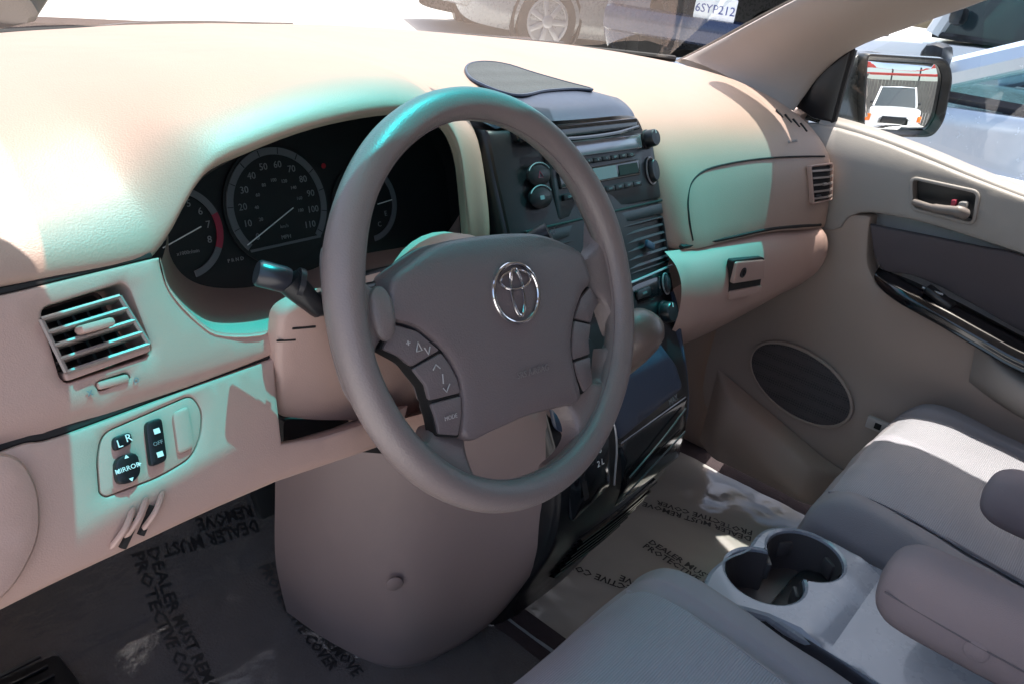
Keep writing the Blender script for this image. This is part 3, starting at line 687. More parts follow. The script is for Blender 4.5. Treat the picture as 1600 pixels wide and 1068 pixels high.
obj('warning_lamp', lathe(FG.at(.062, .034, .0), [(.0028, 0), (.0028, .0006), (0, .0006)], 12), mat('red_lamp', (.35, .01, .02), .4, vary=0), clu)
text('gear_print', 'P R N D', FG.at(-.058, -.045), .005, GREYP, clu, .001)

# ================================================================ CENTRE STACK
stk = thing('center_stack', 'black and slate centre stack with radio and air vents beside the wheel', 'center stack', (.345, .15, .5))
prof = [(.245,1.160),(.212,1.158),(.199,1.153),(.181,1.122),(.139,1.038),(.105,.960),(.085,.915),(.070,.875),(.045,.83),(.026,.79),(.014,.74),(.012,.69),(.022,.64),(.045,.58),(.075,.51),(.11,.43)]
hw = [.160,.166,.168,.172,.173,.173,.172,.170,.170,.168,.165,.160,.150,.138,.125,.112]
rows = []
for (y, z), h in zip(prof, hw):
    c = .345+(.0 if z > .75 else (.75-z)*-.06)
    rows.append([(c-h, y+.10, z), (c-h, y+.022, z), (c-h+.004, y+.006, z), (c-h+.014, y, z), (c-.07, y-.006, z), (c, y-.008, z), (c+.07, y-.006, z), (c+h-.014, y, z), (c+h-.004, y+.006, z), (c+h, y+.022, z), (c+h, y+.10, z)])
obj('stack_housing', loft(rows, 4, 3), BLACK, stk)
# slate cover on top and speaker grille in the pad
cv = [
 [(.155,.262,1.178),(.165,.235,1.174),(.180,.213,1.166),(.195,.203,1.159)],
 [(.235,.275,1.186),(.235,.248,1.1855),(.235,.220,1.178),(.235,.200,1.164)],
 [(.345,.285,1.187),(.345,.252,1.1865),(.345,.217,1.179),(.345,.194,1.165)],
 [(.455,.285,1.186),(.460,.250,1.1845),(.460,.220,1.177),(.458,.199,1.164)],
 [(.525,.255,1.176),(.515,.235,1.173),(.508,.216,1.166),(.502,.205,1.159)]]
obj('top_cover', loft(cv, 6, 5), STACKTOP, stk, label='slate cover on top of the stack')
fr_ = [(0.319,0.377,1.193), (0.379,0.416,1.194), (0.426,0.416,1.194), (0.433,0.352,1.194), (0.445,0.301,1.192), (0.458,0.257,1.189), (0.419,0.263,1.187), (0.348,0.258,1.187), (0.281,0.241,1.187), (0.264,0.258,1.188), (0.264,0.290,1.190), (0.276,0.327,1.192)]
go = spline([(p[0], p[1]) for p in fr_], 5, True)
def grz(a, b): return 1.1872+.011*max(0, min(1, (b-.25)/.14))
GRILLEM = mat('dash_grille_mesh', (.040, .046, .050), .7, 1.0, 380); perforate(GRILLEM, 260, .35)
spk = obj('speaker_grille', panel(go, lambda a, b, h: Vector((a, b, grz(a, b)+.002+h)), .006, .0015, step=.012), GRILLEM, stk, label='dark mesh speaker grille on the dash top')
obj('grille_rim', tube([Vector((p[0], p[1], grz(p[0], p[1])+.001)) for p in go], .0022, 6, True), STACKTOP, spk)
# coin tray slot
def srect(a0, b0, a1, b1, r=.003): return rounded([(a0, b0), (a1, b0), (a1, b1), (a0, b1)], r, 4)
tray = obj('pocket_slot', panel(srect(-.13, .003, .138, .020, .006), FS.at(0, 0, .010), .012, .002), GLOSS, stk)
obj('pocket_lip', tube(spline([FS(-.12, .004, .013), FS(-.03, -.001, .018), (FS(.06, .000, .018)), FS(.13, .006, .013)], 8), .003, 8), GLOSS, tray)
# radio
rad = obj('radio', panel(srect(-.082, -.098, .168, -.002, .006), FS.at(0, 0, .011), .012, .003), GRAPH, stk, label='car radio with display and knobs')
obj('disc_door', panel(srect(-.070, -.0235, .132, -.004, .004), FS.at(0, 0, .0145), .006, .0015), mat('mirror_grey', (.30, .31, .34), .16, 0, metal=.7, vary=.1, vscale=30), rad)
for i in range(9):
    a = -.066+.0205*i
    obj('radio_button', rbox(FS.at(a, -.0305, .0135), .019, .006, .005, .0012), BLACK, rad)
    text('button_print', ['1', '2', '3', '4', '5', '6', 'AM', 'FM', 'CD', 'EQ'][i], FS.at(a, -.0305, .016), .0045, GREYP, rad, .0003)
obj('display_bezel', panel(srect(-.070, -.060, .118, -.038, .003), FS.at(0, 0, .0135), .006, .001), GLOSS, rad)
obj('display', panel(srect(-.03, -.057, .058, -.041, .001), FS.at(0, 0, .0145), .002, 0), mat('lcd_grey', (.10, .12, .12), .15, vary=0), rad)
obj('cassette_slot', panel(srect(.064, -.056, .112, -.042, .002), FS.at(0, 0, .0142), .002, 0), DARK, rad)
for i in range(8):
    obj('radio_button', rbox(FS.at(-.058+.023*i, -.071, .0135), .022, .0075, .005, .0012), BLACK, rad)
    text('button_print', ['SCAN', 'SEEK', 'TRACK', 'DISC', 'AUX', 'TAPE', 'RPT', 'RAND'][i], FS.at(-.058+.023*i, -.071, .016), .0035, GREYP, rad, .0003)
def knob(name, a, b, r, d, par, m=BLACK, F=FS, h=.011, n=28, sx=1, sy=1):
    k_ = obj(name, lathe(F.at(a, b, h), [(r*1.12, 0), (r*1.12, .002), (r, .003), (r*.96, d-.002), (r*.86, d), (0, d+.0006)], n, sx=sx, sy=sy), m, par)
    return k_
kn = knob('volume_knob', .150, -.012, .0125, .017, rad)
obj('knob_mark', rbox(FS.at(.150, -.004, .0286), .0012, .005, .0004, 0), WHITE, kn, smooth=False)
knob('tuner_knob', .148, -.057, .0105, .010, rad, sy=1.6)
obj('rocker_ring', tube([FS(.148+.0125*math.cos(t*math.pi/16), -.057+.019*math.sin(t*math.pi/16), .013) for t in range(32)], .0013, 6, True), SILVER, rad)
kn = lathe(Frame((.522, .155, 1.062), (0, .2, 1), (1, -.35, 0)), [(.0085, 0), (.0085, .008), (.006, .009), (0, .009)], 18); obj('trim_knob', kn, BLACK, stk)
# hazard and defogger switches on the driver side of the stack
for nm, q, sm in (('hazard_switch', (-0.1068,-0.0381), 1), ('defogger_switch', (-0.1108,-0.0651), 0)):
    sw = obj(nm, lathe(FS.at(q[0], q[1], .010), [(.019, 0), (.019, .003), (.017, .0042), (0, .0044)], 28, sx=1.15, sy=.72), BLACK, stk)
    obj('switch_rim', tube([FS(q[0]+.0215*math.cos(t*math.pi/14), q[1]+.0142*math.sin(t*math.pi/14), .0145) for t in range(2, 13)], .0008, 6), GREYP, sw)
    if sm: obj('hazard_triangle', tube([FS(q[0]+.005*math.cos(t), q[1]-.001+.005*math.sin(t), .0150) for t in (math.pi/2, math.pi/2+2.094, math.pi/2+4.189)], .0005, 4, True), REDP, sw, smooth=False)
    else:
        obj('defogger_icon', panel(srect(q[0]-.004, q[1]-.003, q[0]+.004, q[1]+.002, .001), FS.at(0, 0, .0150), .0004, 0), GREYP, sw, smooth=False)
obj('trim_line', panel(srect(-.15, -.1035, .166, -.1005, .001), FS.at(0, 0, .013), .004, .0008), DARK, stk)
obj('storage_panel', panel(srect(-.15, -.121, .166, -.105, .003), FS.at(0, 0, .0115), .004, .0015), GRAPH, stk)
# two centre vents
for a0, a1, lab in ((-.146, -.014, 'centre air vent nearest the steering wheel'), (.012, .160, 'centre air vent nearest the passenger')):
    av = obj('air_vent', panel(srect(a0-.004, -.194, a1+.004, -.124, .006), FS.at(0, 0, .012), .014, .002, holes=[srect(a0, -.190, a1, -.128, .004)], hole_depth=.018), BLACK, stk, label=lab)
    obj('vent_back', panel(srect(a0, -.190, a1, -.128, .004), FS.at(0, 0, -.010), .002, 0), DARK, av)
    for i in range(5):
        b = -.136-.0118*i
        P = [FS(a0, b, .010), FS((a0+a1)/2, b, .0112), FS(a1, b, .010)]
        bm = bmesh.new()
        grid_faces(bm, [[p+FS.U*.0016, p-FS.U*.0016+FS.N*.0015, p-FS.U*.0030-FS.N*.013, p-FS.N*.013+FS.U*.0006] for p in P], False, True)
        obj('slat', bm, GRAPH, av)
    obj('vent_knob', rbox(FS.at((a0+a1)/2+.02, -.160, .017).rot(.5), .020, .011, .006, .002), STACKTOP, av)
obj('silver_strip', tube(spline([FS(-.14, -.201, .013), FS(.02, -.203, .015), FS(.165, -.199, .013)], 8), .0018, 6), SILVER, stk)
cl = obj('climate_panel', panel(srect(-.135, -.238, .160, -.208, .006), FS.at(0, 0, .012), .01, .002), GLOSS, stk, label='climate control strip')
for a in (-.10, -.04, .02, .075): obj('climate_button', rbox(FS.at(a, -.223, .014), .036, .013, .005, .002), BLACK, cl); text('button_print', {-.10: 'OFF', -.04: 'A/C', .02: 'AUTO', .075: 'REAR'}[a], FS.at(a, -.223, .0166), .005, GREYP, cl, .0003)
obj('fan_rocker', lathe(FS.at(.138, -.222, .012), [(.008, 0), (.008, .005), (.006, .007), (0, .007)], 20, sy=1.7), GRAPH, cl)
obj('rocker_ring', tube([FS(.138+.0095*math.cos(t*math.pi/12), -.222+.0155*math.sin(t*math.pi/12), .0145) for t in range(24)], .0012, 6, True), SILVER, cl)
for a in (-.09, .02, .125):
    k_ = knob('temperature_knob', a, -.262, .0155, .016, stk, BLACK)
    obj('knob_mark', rbox(FS.at(a, -.252, .0278), .0015, .006, .0006, 0), WHITE, k_, smooth=False)
# lower console face with shift gate, lids and slanted ribs
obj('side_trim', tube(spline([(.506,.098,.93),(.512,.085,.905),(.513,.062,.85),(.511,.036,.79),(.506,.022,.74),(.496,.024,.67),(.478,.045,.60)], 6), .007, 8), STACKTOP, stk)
def lowface(x, z, off=.004):
    for i in range(len(prof)-1):
        (y0, z0), (y1, z1) = prof[i], prof[i+1]
        if z1 <= z <= z0:
            t = (z-z0)/(z1-z0); return Vector((x, y0+(y1-y0)*t-.007-off, z))
    return Vector((x, .1, z))
def LFc(a, b, h): return lowface(a, b, .003+h)
SILVERD = mat('satin_trim', (.07, .07, .08), .3, 0, metal=.5)
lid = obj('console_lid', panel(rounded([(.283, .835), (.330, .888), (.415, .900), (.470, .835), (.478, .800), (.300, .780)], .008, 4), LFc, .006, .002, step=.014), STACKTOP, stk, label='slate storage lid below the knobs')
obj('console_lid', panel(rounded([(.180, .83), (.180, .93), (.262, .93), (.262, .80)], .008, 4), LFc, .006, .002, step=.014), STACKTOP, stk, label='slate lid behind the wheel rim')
text('airbag_print', 'MAX', Frame(lowface(.44, .795, .0065), (0, .45, .9), (0, -.9, .45)).rot(-.1), .012, GREYP, stk)
obj('drawer', panel(rounded([(.30, .775), (.49, .785), (.485, .68), (.315, .665)], .006, 4), LFc, .006, .002, step=.014), GLOSS, stk, label='gloss black drawer with slanted ribs')
for z0, z1 in ((.718, .772), (.690, .735)): obj('drawer_rib', tube(spline([lowface(.325, z0, .0075), lowface(.40, (z0+z1)/2+.002, .0085), lowface(.475, z1, .0075)], 6), .0014, 6), SILVERD, stk)
for i in range(6):
    z = .650-.017*i
    bm = bmesh.new(); P = spline([lowface(.25, z-.012, .003), lowface(.34, z-.002, .005), lowface(.43-.006*i, z+.010, .003)], 6)
    grid_faces(bm, [[p+Vector((0, .006, .0055)), p+Vector((0, -.004, .002)), p+Vector((0, -.004, -.001)), p+Vector((0, .006, -.0045))] for p in P]); obj('louver', bm, GLOSS, stk)
gate = obj('shift_gate', panel(rounded([(.195, .875), (.275, .885), (.283, .72), (.20, .70)], .008, 4), LFc, .006, .002, step=.02), GLOSS, stk, label='gloss black shift gate with position letters')
obj('gate_trim', tube(spline([lowface(.286, .845, .005), lowface(.291, .79, .005), lowface(.290, .72, .005)], 6), .0015, 6), SILVER, stk)
for s, q in (('4 D', (.252, .806)), ('3', (.250, .788)), ('2 L', (.250, .770)), ('N', (.256, .835)), ('R', (.256, .85)), ('P', (.256, .865))):
    text('gate_print', s, Frame(lowface(q[0], q[1], .0072), (0, .3, .95), (0, -.95, .3)), .012, WHITE, gate)
obj('gate_slot', panel(rounded([(.212, .87), (.222, .87), (.225, .73), (.215, .73)], .003, 3), lambda a, b, h: lowface(a, b, .0075+h), .001, 0, step=.02), DARK, gate)

# gear lever
gl = thing('gear_lever', 'taupe gear lever knob in front of the centre stack', 'gear lever', (.23, .05, .86))
GK = Frame((.238, -.004, .945), Vector((1, 0, 0)), Vector((.22, -.32, .92)))
obj('gear_knob', lathe(GK, [(.006, -.062), (.015, -.060), (.018, -.045), (.023, -.025), (.0285, -.002), (.0310, .018), (.0295, .032), (.022, .042), (.010, .0465), (0, .047)], 28, sx=.98), mat('gear_knob_vinyl', (.135, .098, .085), .33, .2, 900), gl)
obj('gear_shaft', tube([(.212,.055,.845),(.232,.016,.890)], .009, 12), BLACK, gl)

# ================================================================ KNEE PANEL under the column
KNEEM = mat('knee_panel_plastic', (.24, .175, .165), .5, .18, 900)  # darker than the dash beige: foot-well shade is put into the colour
knee = thing('knee_panel', 'beige kick panel below the steering wheel beside the foot well', 'kick panel', (.1, .12, .42))
K = [
 [(-.02,.33,.93),(-.005,.26,.93),(.05,.17,.93),(.13,.10,.92),(.195,.085,.91),(.215,.12,.91)],
 [(-.02,.33,.80),(-.003,.25,.80),(.05,.155,.80),(.14,.075,.80),(.212,.026,.80),(.235,.06,.80)],
 [(-.02,.33,.68),(-.001,.245,.68),(.05,.150,.68),(.14,.078,.68),(.212,.018,.70),(.235,.06,.70)],
 [(-.02,.33,.56),(0,.245,.56),(.045,.150,.56),(.13,.095,.55),(.200,.055,.57),(.222,.09,.57)],
 [(-.01,.33,.49),(.005,.245,.48),(.045,.155,.47),(.115,.118,.455),(.185,.095,.47),(.205,.13,.47)],
 [(.00,.33,.44),(.015,.245,.435),(.05,.165,.425),(.105,.135,.42),(.165,.130,.425),(.19,.16,.43)]]
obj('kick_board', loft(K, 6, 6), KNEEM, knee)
q = Vector((0.040,0.155,0.597))
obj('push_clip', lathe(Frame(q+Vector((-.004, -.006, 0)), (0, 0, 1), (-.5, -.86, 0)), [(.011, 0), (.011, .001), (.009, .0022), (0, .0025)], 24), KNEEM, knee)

# ================================================================ STEERING COLUMN
colm = thing('steering_column', 'beige steering column shroud with stalks behind the steering wheel', 'steering column', (0, .1, 1.0))
FC = FW
FC = Frame((0, .045, 1.03), (0, -.06, .998), (0, -.998, -.06))
fas = [(-0.2037,0.0434), (-0.2055,0.0104), (-0.2019,-0.0383), (-0.1987,-0.0539), (-0.1672,-0.0668), (-0.1243,-0.0807), (-0.0560,-0.1223), (0.0052,-0.1635), (.03, -.10), (.11, -.085), (.14, -.02), (.12, .045), (.05, .062), (-.05, .062), (-0.1578,0.0533), (-0.1880,0.0515)]
def fas_dome(a, b): return -.5*(a+.02)**2-.3*b*b+.006
obj('column_shroud', panel(rounded(fas, .014, 5), FC, .014, .005, step=.014, dome=fas_dome), BEIGE2, colm)
rows = []
for h, wd, u0, u1 in ((-.075, .10, -.085, .030), (-.12, .12, -.085, .025), (-.24, .12, -.085, .015)):
    rows.append([FW(a, b, h) for a, b in ((-wd, u0+.012), (-wd-.002, (u0+u1)/2), (-wd+.003, u1-.012), (-wd*.75, u1), (0, u1+.008), (wd*.75, u1), (wd-.003, u1-.012), (wd+.002, (u0+u1)/2), (wd, u0+.012), (wd*.85, u0), (0, u0-.006), (-wd*.85, u0))])
obj('column_cover', loft(rows, 3, 3, cv=True), BEIGE2, colm)
obj('column_collar', lathe(FW.at(0, -.005, -.075), [(.086, 0), (.080, .022), (.064, .044), (.05, .050)], 36, sy=.92), BEIGE2, colm)
for q1, q2, rad in (((-0.1743,0.0272), (-0.1937,0.0291), .0011), ((-0.1907,0.0186), (-0.2060,0.0207), .0009)):
    obj('shroud_split', tube([FC(q1[0], q1[1], fas_dome(*q1)), FC(q2[0], q2[1], fas_dome(*q2))], rad, 5), DARK, colm)
obj('shroud_underside_shade', panel(rounded([(-0.1899,-0.0635), (-0.1069,-0.0916), (-0.0155,-0.1503), (-0.0208,-0.1745), (-0.1024,-0.1340), (-0.1885,-0.0925)], .006, 3), FC.at(0, 0, -.02), .02, 0), DARK, colm)  # black sheet set in as the shade between shroud and lower panel
# turn signal stalk with headlight knob
a = Vector((-0.186,0.035,1.084)); b = Vector((-0.203,0.045,1.104)); c = Vector((-0.214,0.050,1.108))
stl = obj('turn_signal_stalk', tube([Vector((-.085,.045,1.075)), a, a.lerp(b, .5), b], [.009, .0095, .0095, .0105], 14), BLACK, colm, label='black turn signal stalk with headlight knob')
dv = (c-b).normalized()
obj('headlight_knob', tube([b, b+dv*.004, b+dv*.022, b+dv*.024], [.0090, .0100, .0100, .0086], 18), mat('stalk_knob', (.018, .019, .026), .3, 0), stl)
obj('stalk_ring', tube([b-dv*.010, b-dv*.006], .0118, 16), GRAPH, stl)
bt = obj('stalk_boot', rbox(Frame(Vector((-.105, .050, 1.06)), (0, .445, .895), (-.8, -.6, 0)), .05, .062, .012, .005), BLACK, colm)
a = Vector((0.121,0.050,1.089)); b = Vector((.09, .085, 1.055))
stw = obj('wiper_stalk', tube([b, b.lerp(a, .4), b.lerp(a, .8), a], [.008, .009, .0115, .0115], 14), BLACK, colm, label='black wiper stalk seen between wheel spokes')
q = Vector((0.114,0.050,1.089)); text('stalk_print', 'INT', Frame(q+Vector((-.002, -.0105, .004)), (-.3, .2, .9), (-.3, -.85, .4)).rot(-.3), .007, GREYP, stw)

# ================================================================ STEERING WHEEL
sw = thing('steering_wheel', 'taupe four spoke steering wheel with chrome emblem on its pad', 'steering wheel', tuple(FW(0, 0, 0)))
bm = bmesh.new(); rows = []
RC, rr = .1775, .0150
for i in range(144):
    t = 2*math.pi*i/144
    bulge = 1+.10*math.exp(-((t-R(20))/.25)**2)+.10*math.exp(-((t-R(160))/.25)**2)+.04*math.exp(-((t-R(325))/.2)**2)+.04*math.exp(-((t-R(215))/.2)**2)
    ring = []
    for k in range(18):
        p = 2*math.pi*k/18; r_ = RC+rr*bulge*math.cos(p)*.98
        ring.append(FW(r_*math.cos(t), r_*math.sin(t), rr*bulge*1.06*math.sin(p)))
    rows.append(ring)
grid_faces(bm, rows, True, True)
obj('rim', bm, RIMM, sw)
# moulding line round the inside of the rim
obj('rim_seam', tube([FW((RC-.0145)*math.cos(2*math.pi*i/120), (RC-.0145)*math.sin(2*math.pi*i/120), .0035) for i in range(120)], .0006, 5, True), TAUPE, sw)
FWR = FW.rot(R(5))
def wheelarm(P, name='spoke', ex=1.0):
    """P: list of (centre a, b, h, half width, half thickness, angle of width axis)"""
    rows = []
    for a, b, h, wd, th, an in P:
        ux, uy = math.cos(an), math.sin(an)
        rows.append([FWR(a+ux*wd*math.cos(k*math.pi/8), b+uy*wd*math.cos(k*math.pi/8), h+th*math.sin(k*math.pi/8)) for k in range(16)])
    return obj(name, loft(rows, 5, 1, cv=True), RIMM, sw)
# upper arms and broad lower spokes
def arm_dome(a, b):
    r_ = math.hypot(a, b); t = max(0, min(1, (r_-.118)/.045)); return -.012+.013*t*t*(3-2*t)
for s in (-1, 1):
    up_ = [(.100,.030),(.125,.028),(.142,.0275),(.154,.036),(.160,.052),(.166,.066),(.176,.058),(.1815,.02),(.1815,-.02),(.176,-.052),(.166,-.060),(.160,-.044),(.153,-.0225),(.140,-.0150),(.120,-.0140),(.100,-.012)]
    obj('spoke', panel(spline([(s*p[0], p[1]) for p in up_], 4, True), FWR, .022, .007, step=.008, dome=arm_dome), RIMM, sw)
    lo_ = [(.146,-.070),(.137,-.0885),(.1286,-.1000),(.117,-.1020),(.104,-.094),(.080,-.098),(.068,-.108),(.0740,-.126),(.0735,-.141),(.066,-.152),(.050,-.160),(.030,-.166),(.034,-.176),(.075,-.164),(.112,-.142),(.140,-.113),(.158,-.082)]
    obj('spoke', panel(spline([(s*p[0], p[1]) for p in lo_], 4, True), FWR, .022, .007, step=.008, dome=arm_dome), RIMM, sw)
padp = [(-.125,.032),(-.1,.0445),(-.067,.0563),(-.03,.0595),(0,.060),(.03,.0595),(.067,.0563),(.1,.0445),(.125,.032),(.132,.016),(.1335,.001),(.111,-.010),(.0887,-.0325),(.0772,-.0587),(.0787,-.086),(.083,-.105),(.073,-.114),(.0455,-.1120),(0,-.109),(-.0455,-.1120),(-.073,-.114),(-.083,-.105),(-.0787,-.086),(-.0772,-.0587),(-.0887,-.0325),(-.111,-.010),(-.1335,.001),(-.132,.016)]
def pad_dome(a, b):
    return .010-.55*a*a-.30*(b+.02)**2-(.0 if b < .03 else (b-.03)**2*14)
pd = obj('airbag_cover', panel(spline(padp, 4, True), FWR, .034, .005, step=.011, dome=pad_dome), TAUPE, sw)
for sgn, nm in ((-1, 'audio_button'), (1, 'spoke_trim')):
    f = lambda P: [(sgn*-p[0], p[1]) for p in P]
    A = f([(-.132,-.004),(-.111,-.0130),(-.0925,-.0318),(-.122,-.0400),(-.133,-.029),(-.1450,-.0215)])
    B = f([(-.0913,-.0342),(-.0845,-.046),(-.0797,-.0598),(-.0790,-.0708),(-.1105,-.0705),(-.1120,-.0575),(-.1215,-.0420)])
    C_ = f([(-.0790,-.0735),(-.0810,-.087),(-.0885,-.1055),(-.1075,-.0995),(-.1078,-.0850),(-.1100,-.0735)])
    dm2 = lambda a, b: .004-.5*(abs(a)-.1)*.25
    for P in (A, B, C_):
        obj(nm, panel(rounded(P, .002, 2), FWR.at(0, 0, -.002), .016, .0012, dome=dm2), TAUPE, sw)
    obj('button_gap', panel(rounded(f([(-.133,-.003),(-.111,-.0120),(-.0885,-.0325),(-.0778,-.0587),(-.0793,-.086),(-.0865,-.108),(-.1085,-.101),(-.1088,-.0848),(-.1120,-.0583),(-.126,-.0358),(-.1470,-.0206)]), .002, 2), FWR.at(0, 0, -.0045), .012, .001, dome=dm2), DARK, sw)
SYM = mat('button_print_grey', (.42, .38, .38), .5, vary=0)
def glyph(P, q, sc=1.0, ang=0, rad=.0006):
    F = FWR.at(q[0], q[1], .0042).rot(ang); obj('button_symbol', tube([F(p[0]*sc, p[1]*sc, 0) for p in P], rad, 5), SYM, sw, smooth=False)
glyph([(-.004, 0), (.004, 0)], (-.1255, -.0205), .5); glyph([(0, -.004), (0, .004)], (-.1255, -.0205), .5)
glyph([(-.003, -.003), (0, .004), (.003, -.003), (-.003, -.003)], (-.1155, -.0255)); glyph([(-.003, .003), (0, -.003), (.003, .003)], (-.1065, -.0300))
glyph([(-.004, -.002), (0, .002), (.004, -.002)], (-.1005, -.0445)); glyph([(0, -.004), (.001, .004)], (-.0960, -.0555)); glyph([(-.004, .002), (-.001, -.002), (.004, .004)], (-.0930, -.0650))
text('button_print', 'MODE', FWR.at(-.094, -.0885), .0052, SYM, sw, .0042)
# lower mouldings and thumb rest
obj('thumb_rest', lathe(FWR.at(-.1435, .006, -.001), [(.017, 0), (.0165, .003), (.013, .0055), (.007, .007), (0, .0074)], 24, sx=.7, sy=1.3), RIMM, sw)
text('airbag_print', 'SRS AIRBAG', FWR.at(.010, -.070), .0085, mat('embossed_print', (.21, .175, .172), .4, vary=0), sw, .0105)
# chrome emblem: three interlocking ovals
EF = FWR.at(.0035, .0035, .0105)
def ell(cx, cy, a, b, n=64): return [(cx+a*math.cos(2*math.pi*i/n), cy+b*math.sin(2*math.pi*i/n)) for i in range(n)]
def ering(cx, cy, a, b, w_, h0, w2=None):
    bm = bmesh.new(); n = 72; rows = []
    for i in range(n):
        t = 2*math.pi*i/n; c_, s_ = math.cos(t), math.sin(t)
        ww = w_+(w2-w_)*abs(s_)**1.5 if w2 else w_
        p = Vector((cx+a*c_, cy+b*s_)); nr = Vector((c_/a, s_/b)).normalized()
        rows.append([EF(p.x+nr.x*ww*.5*math.cos(k*math.pi/4), p.y+nr.y*ww*.5*math.cos(k*math.pi/4), h0+.0016*math.sin(k*math.pi/4)) for k in range(8)])
    grid_faces(bm, rows, True, True); return bm
emb = obj('emblem', panel(ell(0, 0, .0315, .0285, 48), EF, .003, .001), TAUPE, sw, label='round chrome emblem of interlocking ovals')
obj('emblem_ring', ering(0, 0, .0300, .0270, .0036, .0012), CHROME, emb)
obj('emblem_oval', ering(0, .0118, .0200, .0085, .0028, .0015), CHROME, emb)
obj('emblem_oval', ering(0, .0005, .0080, .0215, .0024, .0019, .0036), CHROME, emb)
# ================================================================ PASSENGER DOOR
door = thing('passenger_door', 'taupe passenger door with dark cloth insert and black armrest trim', 'car door', (1.05, -.3, .42))
def dx(y, z):
    """inner face of the door: distance from the car centre at height z"""
    x = 1.005
    if z > 1.02: x += .10*(z-1.02)**1.0*.25+max(0, z-1.07)**2*6
    if z < .70: x -= .030*min(1, (.70-z)/.15)
    if y > -.03: x -= 0.0
    return x
yz = lambda a, b, h: Vector((dx(a, b)-h, a, b))
FDm = yz
up_o = [(.20,1.125),(.12,1.138),(.02,1.134),(-.06,1.124),(-.20,1.104),(-.45,1.074),(-.62,1.058),(-.62,.985),(-.45,1.000),(-.2775,1.011),(-.12,1.018),(-.02,1.010),(.015,.99),(.035,.96),(.15,.95),(.21,1.0)]
hq = rounded([(-0.0690,1.0870), (-0.1770,1.0900), (-0.1870,1.0390), (-0.0870,1.0380)], .010, 4)
obj('upper_panel', panel(spline(up_o[:7], 3)+spline(up_o[7:], 3), yz, .03, .006, holes=[hq], hole_depth=.03, step=.02), DOORU, door)
obj('belt_cap', loft([[Vector((dx(y, z)+.004, y, z-.006)), Vector((dx(y, z)+.010, y, z+.006)), Vector((dx(y, z)+.030, y, z+.012)), Vector((dx(y, z)+.06, y, z+.006)), Vector((dx(y, z)+.065, y, z-.05))] for y, z in ((.13,1.140),(.05,1.136),(-.06,1.124),(-.20,1.102),(-.45,1.072),(-.62,1.055))], 3, 3), DOORU, door)
# pull handle and lock in their bowl
hb = obj('handle_bezel', panel([(p[0], p[1]) for p in inset(hq, -.004)], lambda a, b, h: Vector((dx(a, b)-h-.004, a, b)), .010, .002, holes=[inset(hq, .002)], hole_depth=.03), DOORU, door)
obj('handle_bowl', panel(inset(hq, -.002), lambda a, b, h: Vector((1.035-h, a, b)), .004, 0), BLACK, hb)
HP = [(0.998,-0.087,1.050), (0.985,-0.125,1.051), (0.978,-0.161,1.057), (0.990,-0.175,1.053)]
obj('pull_handle', tube(spline(HP, 6), [.006]*6+[.008]*6+[.010]*6+[.008], 10), mat('handle_plastic', (.22, .185, .165), .4, .1, 900), hb)
q = Vector((1.000,-0.164,1.064)); obj('lock_button', rbox(Frame(q, (0, .2, .98), (-1, 0, 0)), .014, .016, .02, .004), mat('lock_grey', (.25, .24, .23), .4), hb)
q = Vector((1.000,-0.149,1.065)); obj('lock_flag', rbox(Frame(q, (0, .2, .98), (-1, 0, 0)), .007, .012, .018, .001), REDP, hb)
# cloth insert and black armrest trim
ins = spline([(-0.0250,0.9890), (-0.1170,0.9970), (-0.2100,1.0040), (-0.2780,1.0080), (-.45,.985), (-.60,.97), (-.60,.87)], 4)+spline([(-.45,.868), (-0.3220,0.8840), (-0.2520,0.9000), (-0.1770,0.9160), (-0.1200,0.9210), (-0.0740,0.9140), (-0.0460,0.9420)], 4)
obj('cloth_insert', panel(ins, lambda a, b, h: Vector((dx(a, b)-h+.002, a, b)), .012, .006, step=.02), CLOTHD, door)
lowp = spline([(.10,1.05),(.06,1.03),(.02,1.0),(-.018,1.003),(-.025,.985),(-.033,.95),(-.045,.915),(-.07,.885)], 4)+spline([(-.16,.862),(-.33,.838),(-.62,.82),(-.62,.62),(-.62,.44)], 3)+spline([(-.3,.43),(-.05,.43),(.12,.46),(.20,.55),(.21,.75),(.17,.92),(.13,1.0)], 4)
spq = [(.115-.009*0, .609)]
ce = Vector((0.0040,0.6480)); e1 = Vector((-0.1000,0.6550))-ce; e2 = Vector((0.0440,0.7140))-ce
sg = [(ce.x+e1.x*math.cos(2*math.pi*i/40)+e2.x*math.sin(2*math.pi*i/40), ce.y+e1.y*math.cos(2*math.pi*i/40)+e2.y*math.sin(2*math.pi*i/40)) for i in range(40)]
obj('lower_panel', panel(lowp, lambda a, b, h: Vector((dx(a, b)+.006-h, a, b)), .04, .008, step=.025), DOORL, door)
obj('speaker_grille', panel(sg, lambda a, b, h: Vector((dx(a, b)-h-.008, a, b)), .014, .006, step=.02), MESHM, door)
obj('speaker_ring', tube([Vector((dx(p[0], p[1])-.004, p[0], p[1])) for p in sg], .004, 6, True), DOORL, door)
A = [(0.990,-0.068,0.920), (0.985,-0.071,0.902), (0.955,-0.120,0.893), (0.945,-0.203,0.880), (0.940,-0.281,0.864), (0.940,-0.344,0.852), (.94,-.48,.845), (.95,-.62,.84)]
rows = []
for p, hh in zip(A, (.006, .014, .020, .022, .023, .024, .024, .024)):
    p = Vector(p); rows.append([Vector((1.012, p.y+.004, p.z+hh)), Vector((p.x+.022, p.y, p.z+hh*.9)), Vector((p.x+.004, p.y, p.z+hh*.5)), Vector((p.x, p.y, p.z-.002)), Vector((p.x+.006, p.y, p.z-hh*.55)), Vector((1.012, p.y, p.z-hh*.9))])
arm = obj('armrest_trim', loft(rows, 5, 4), GLOSS, door, label='gloss black armrest trim with window switch')
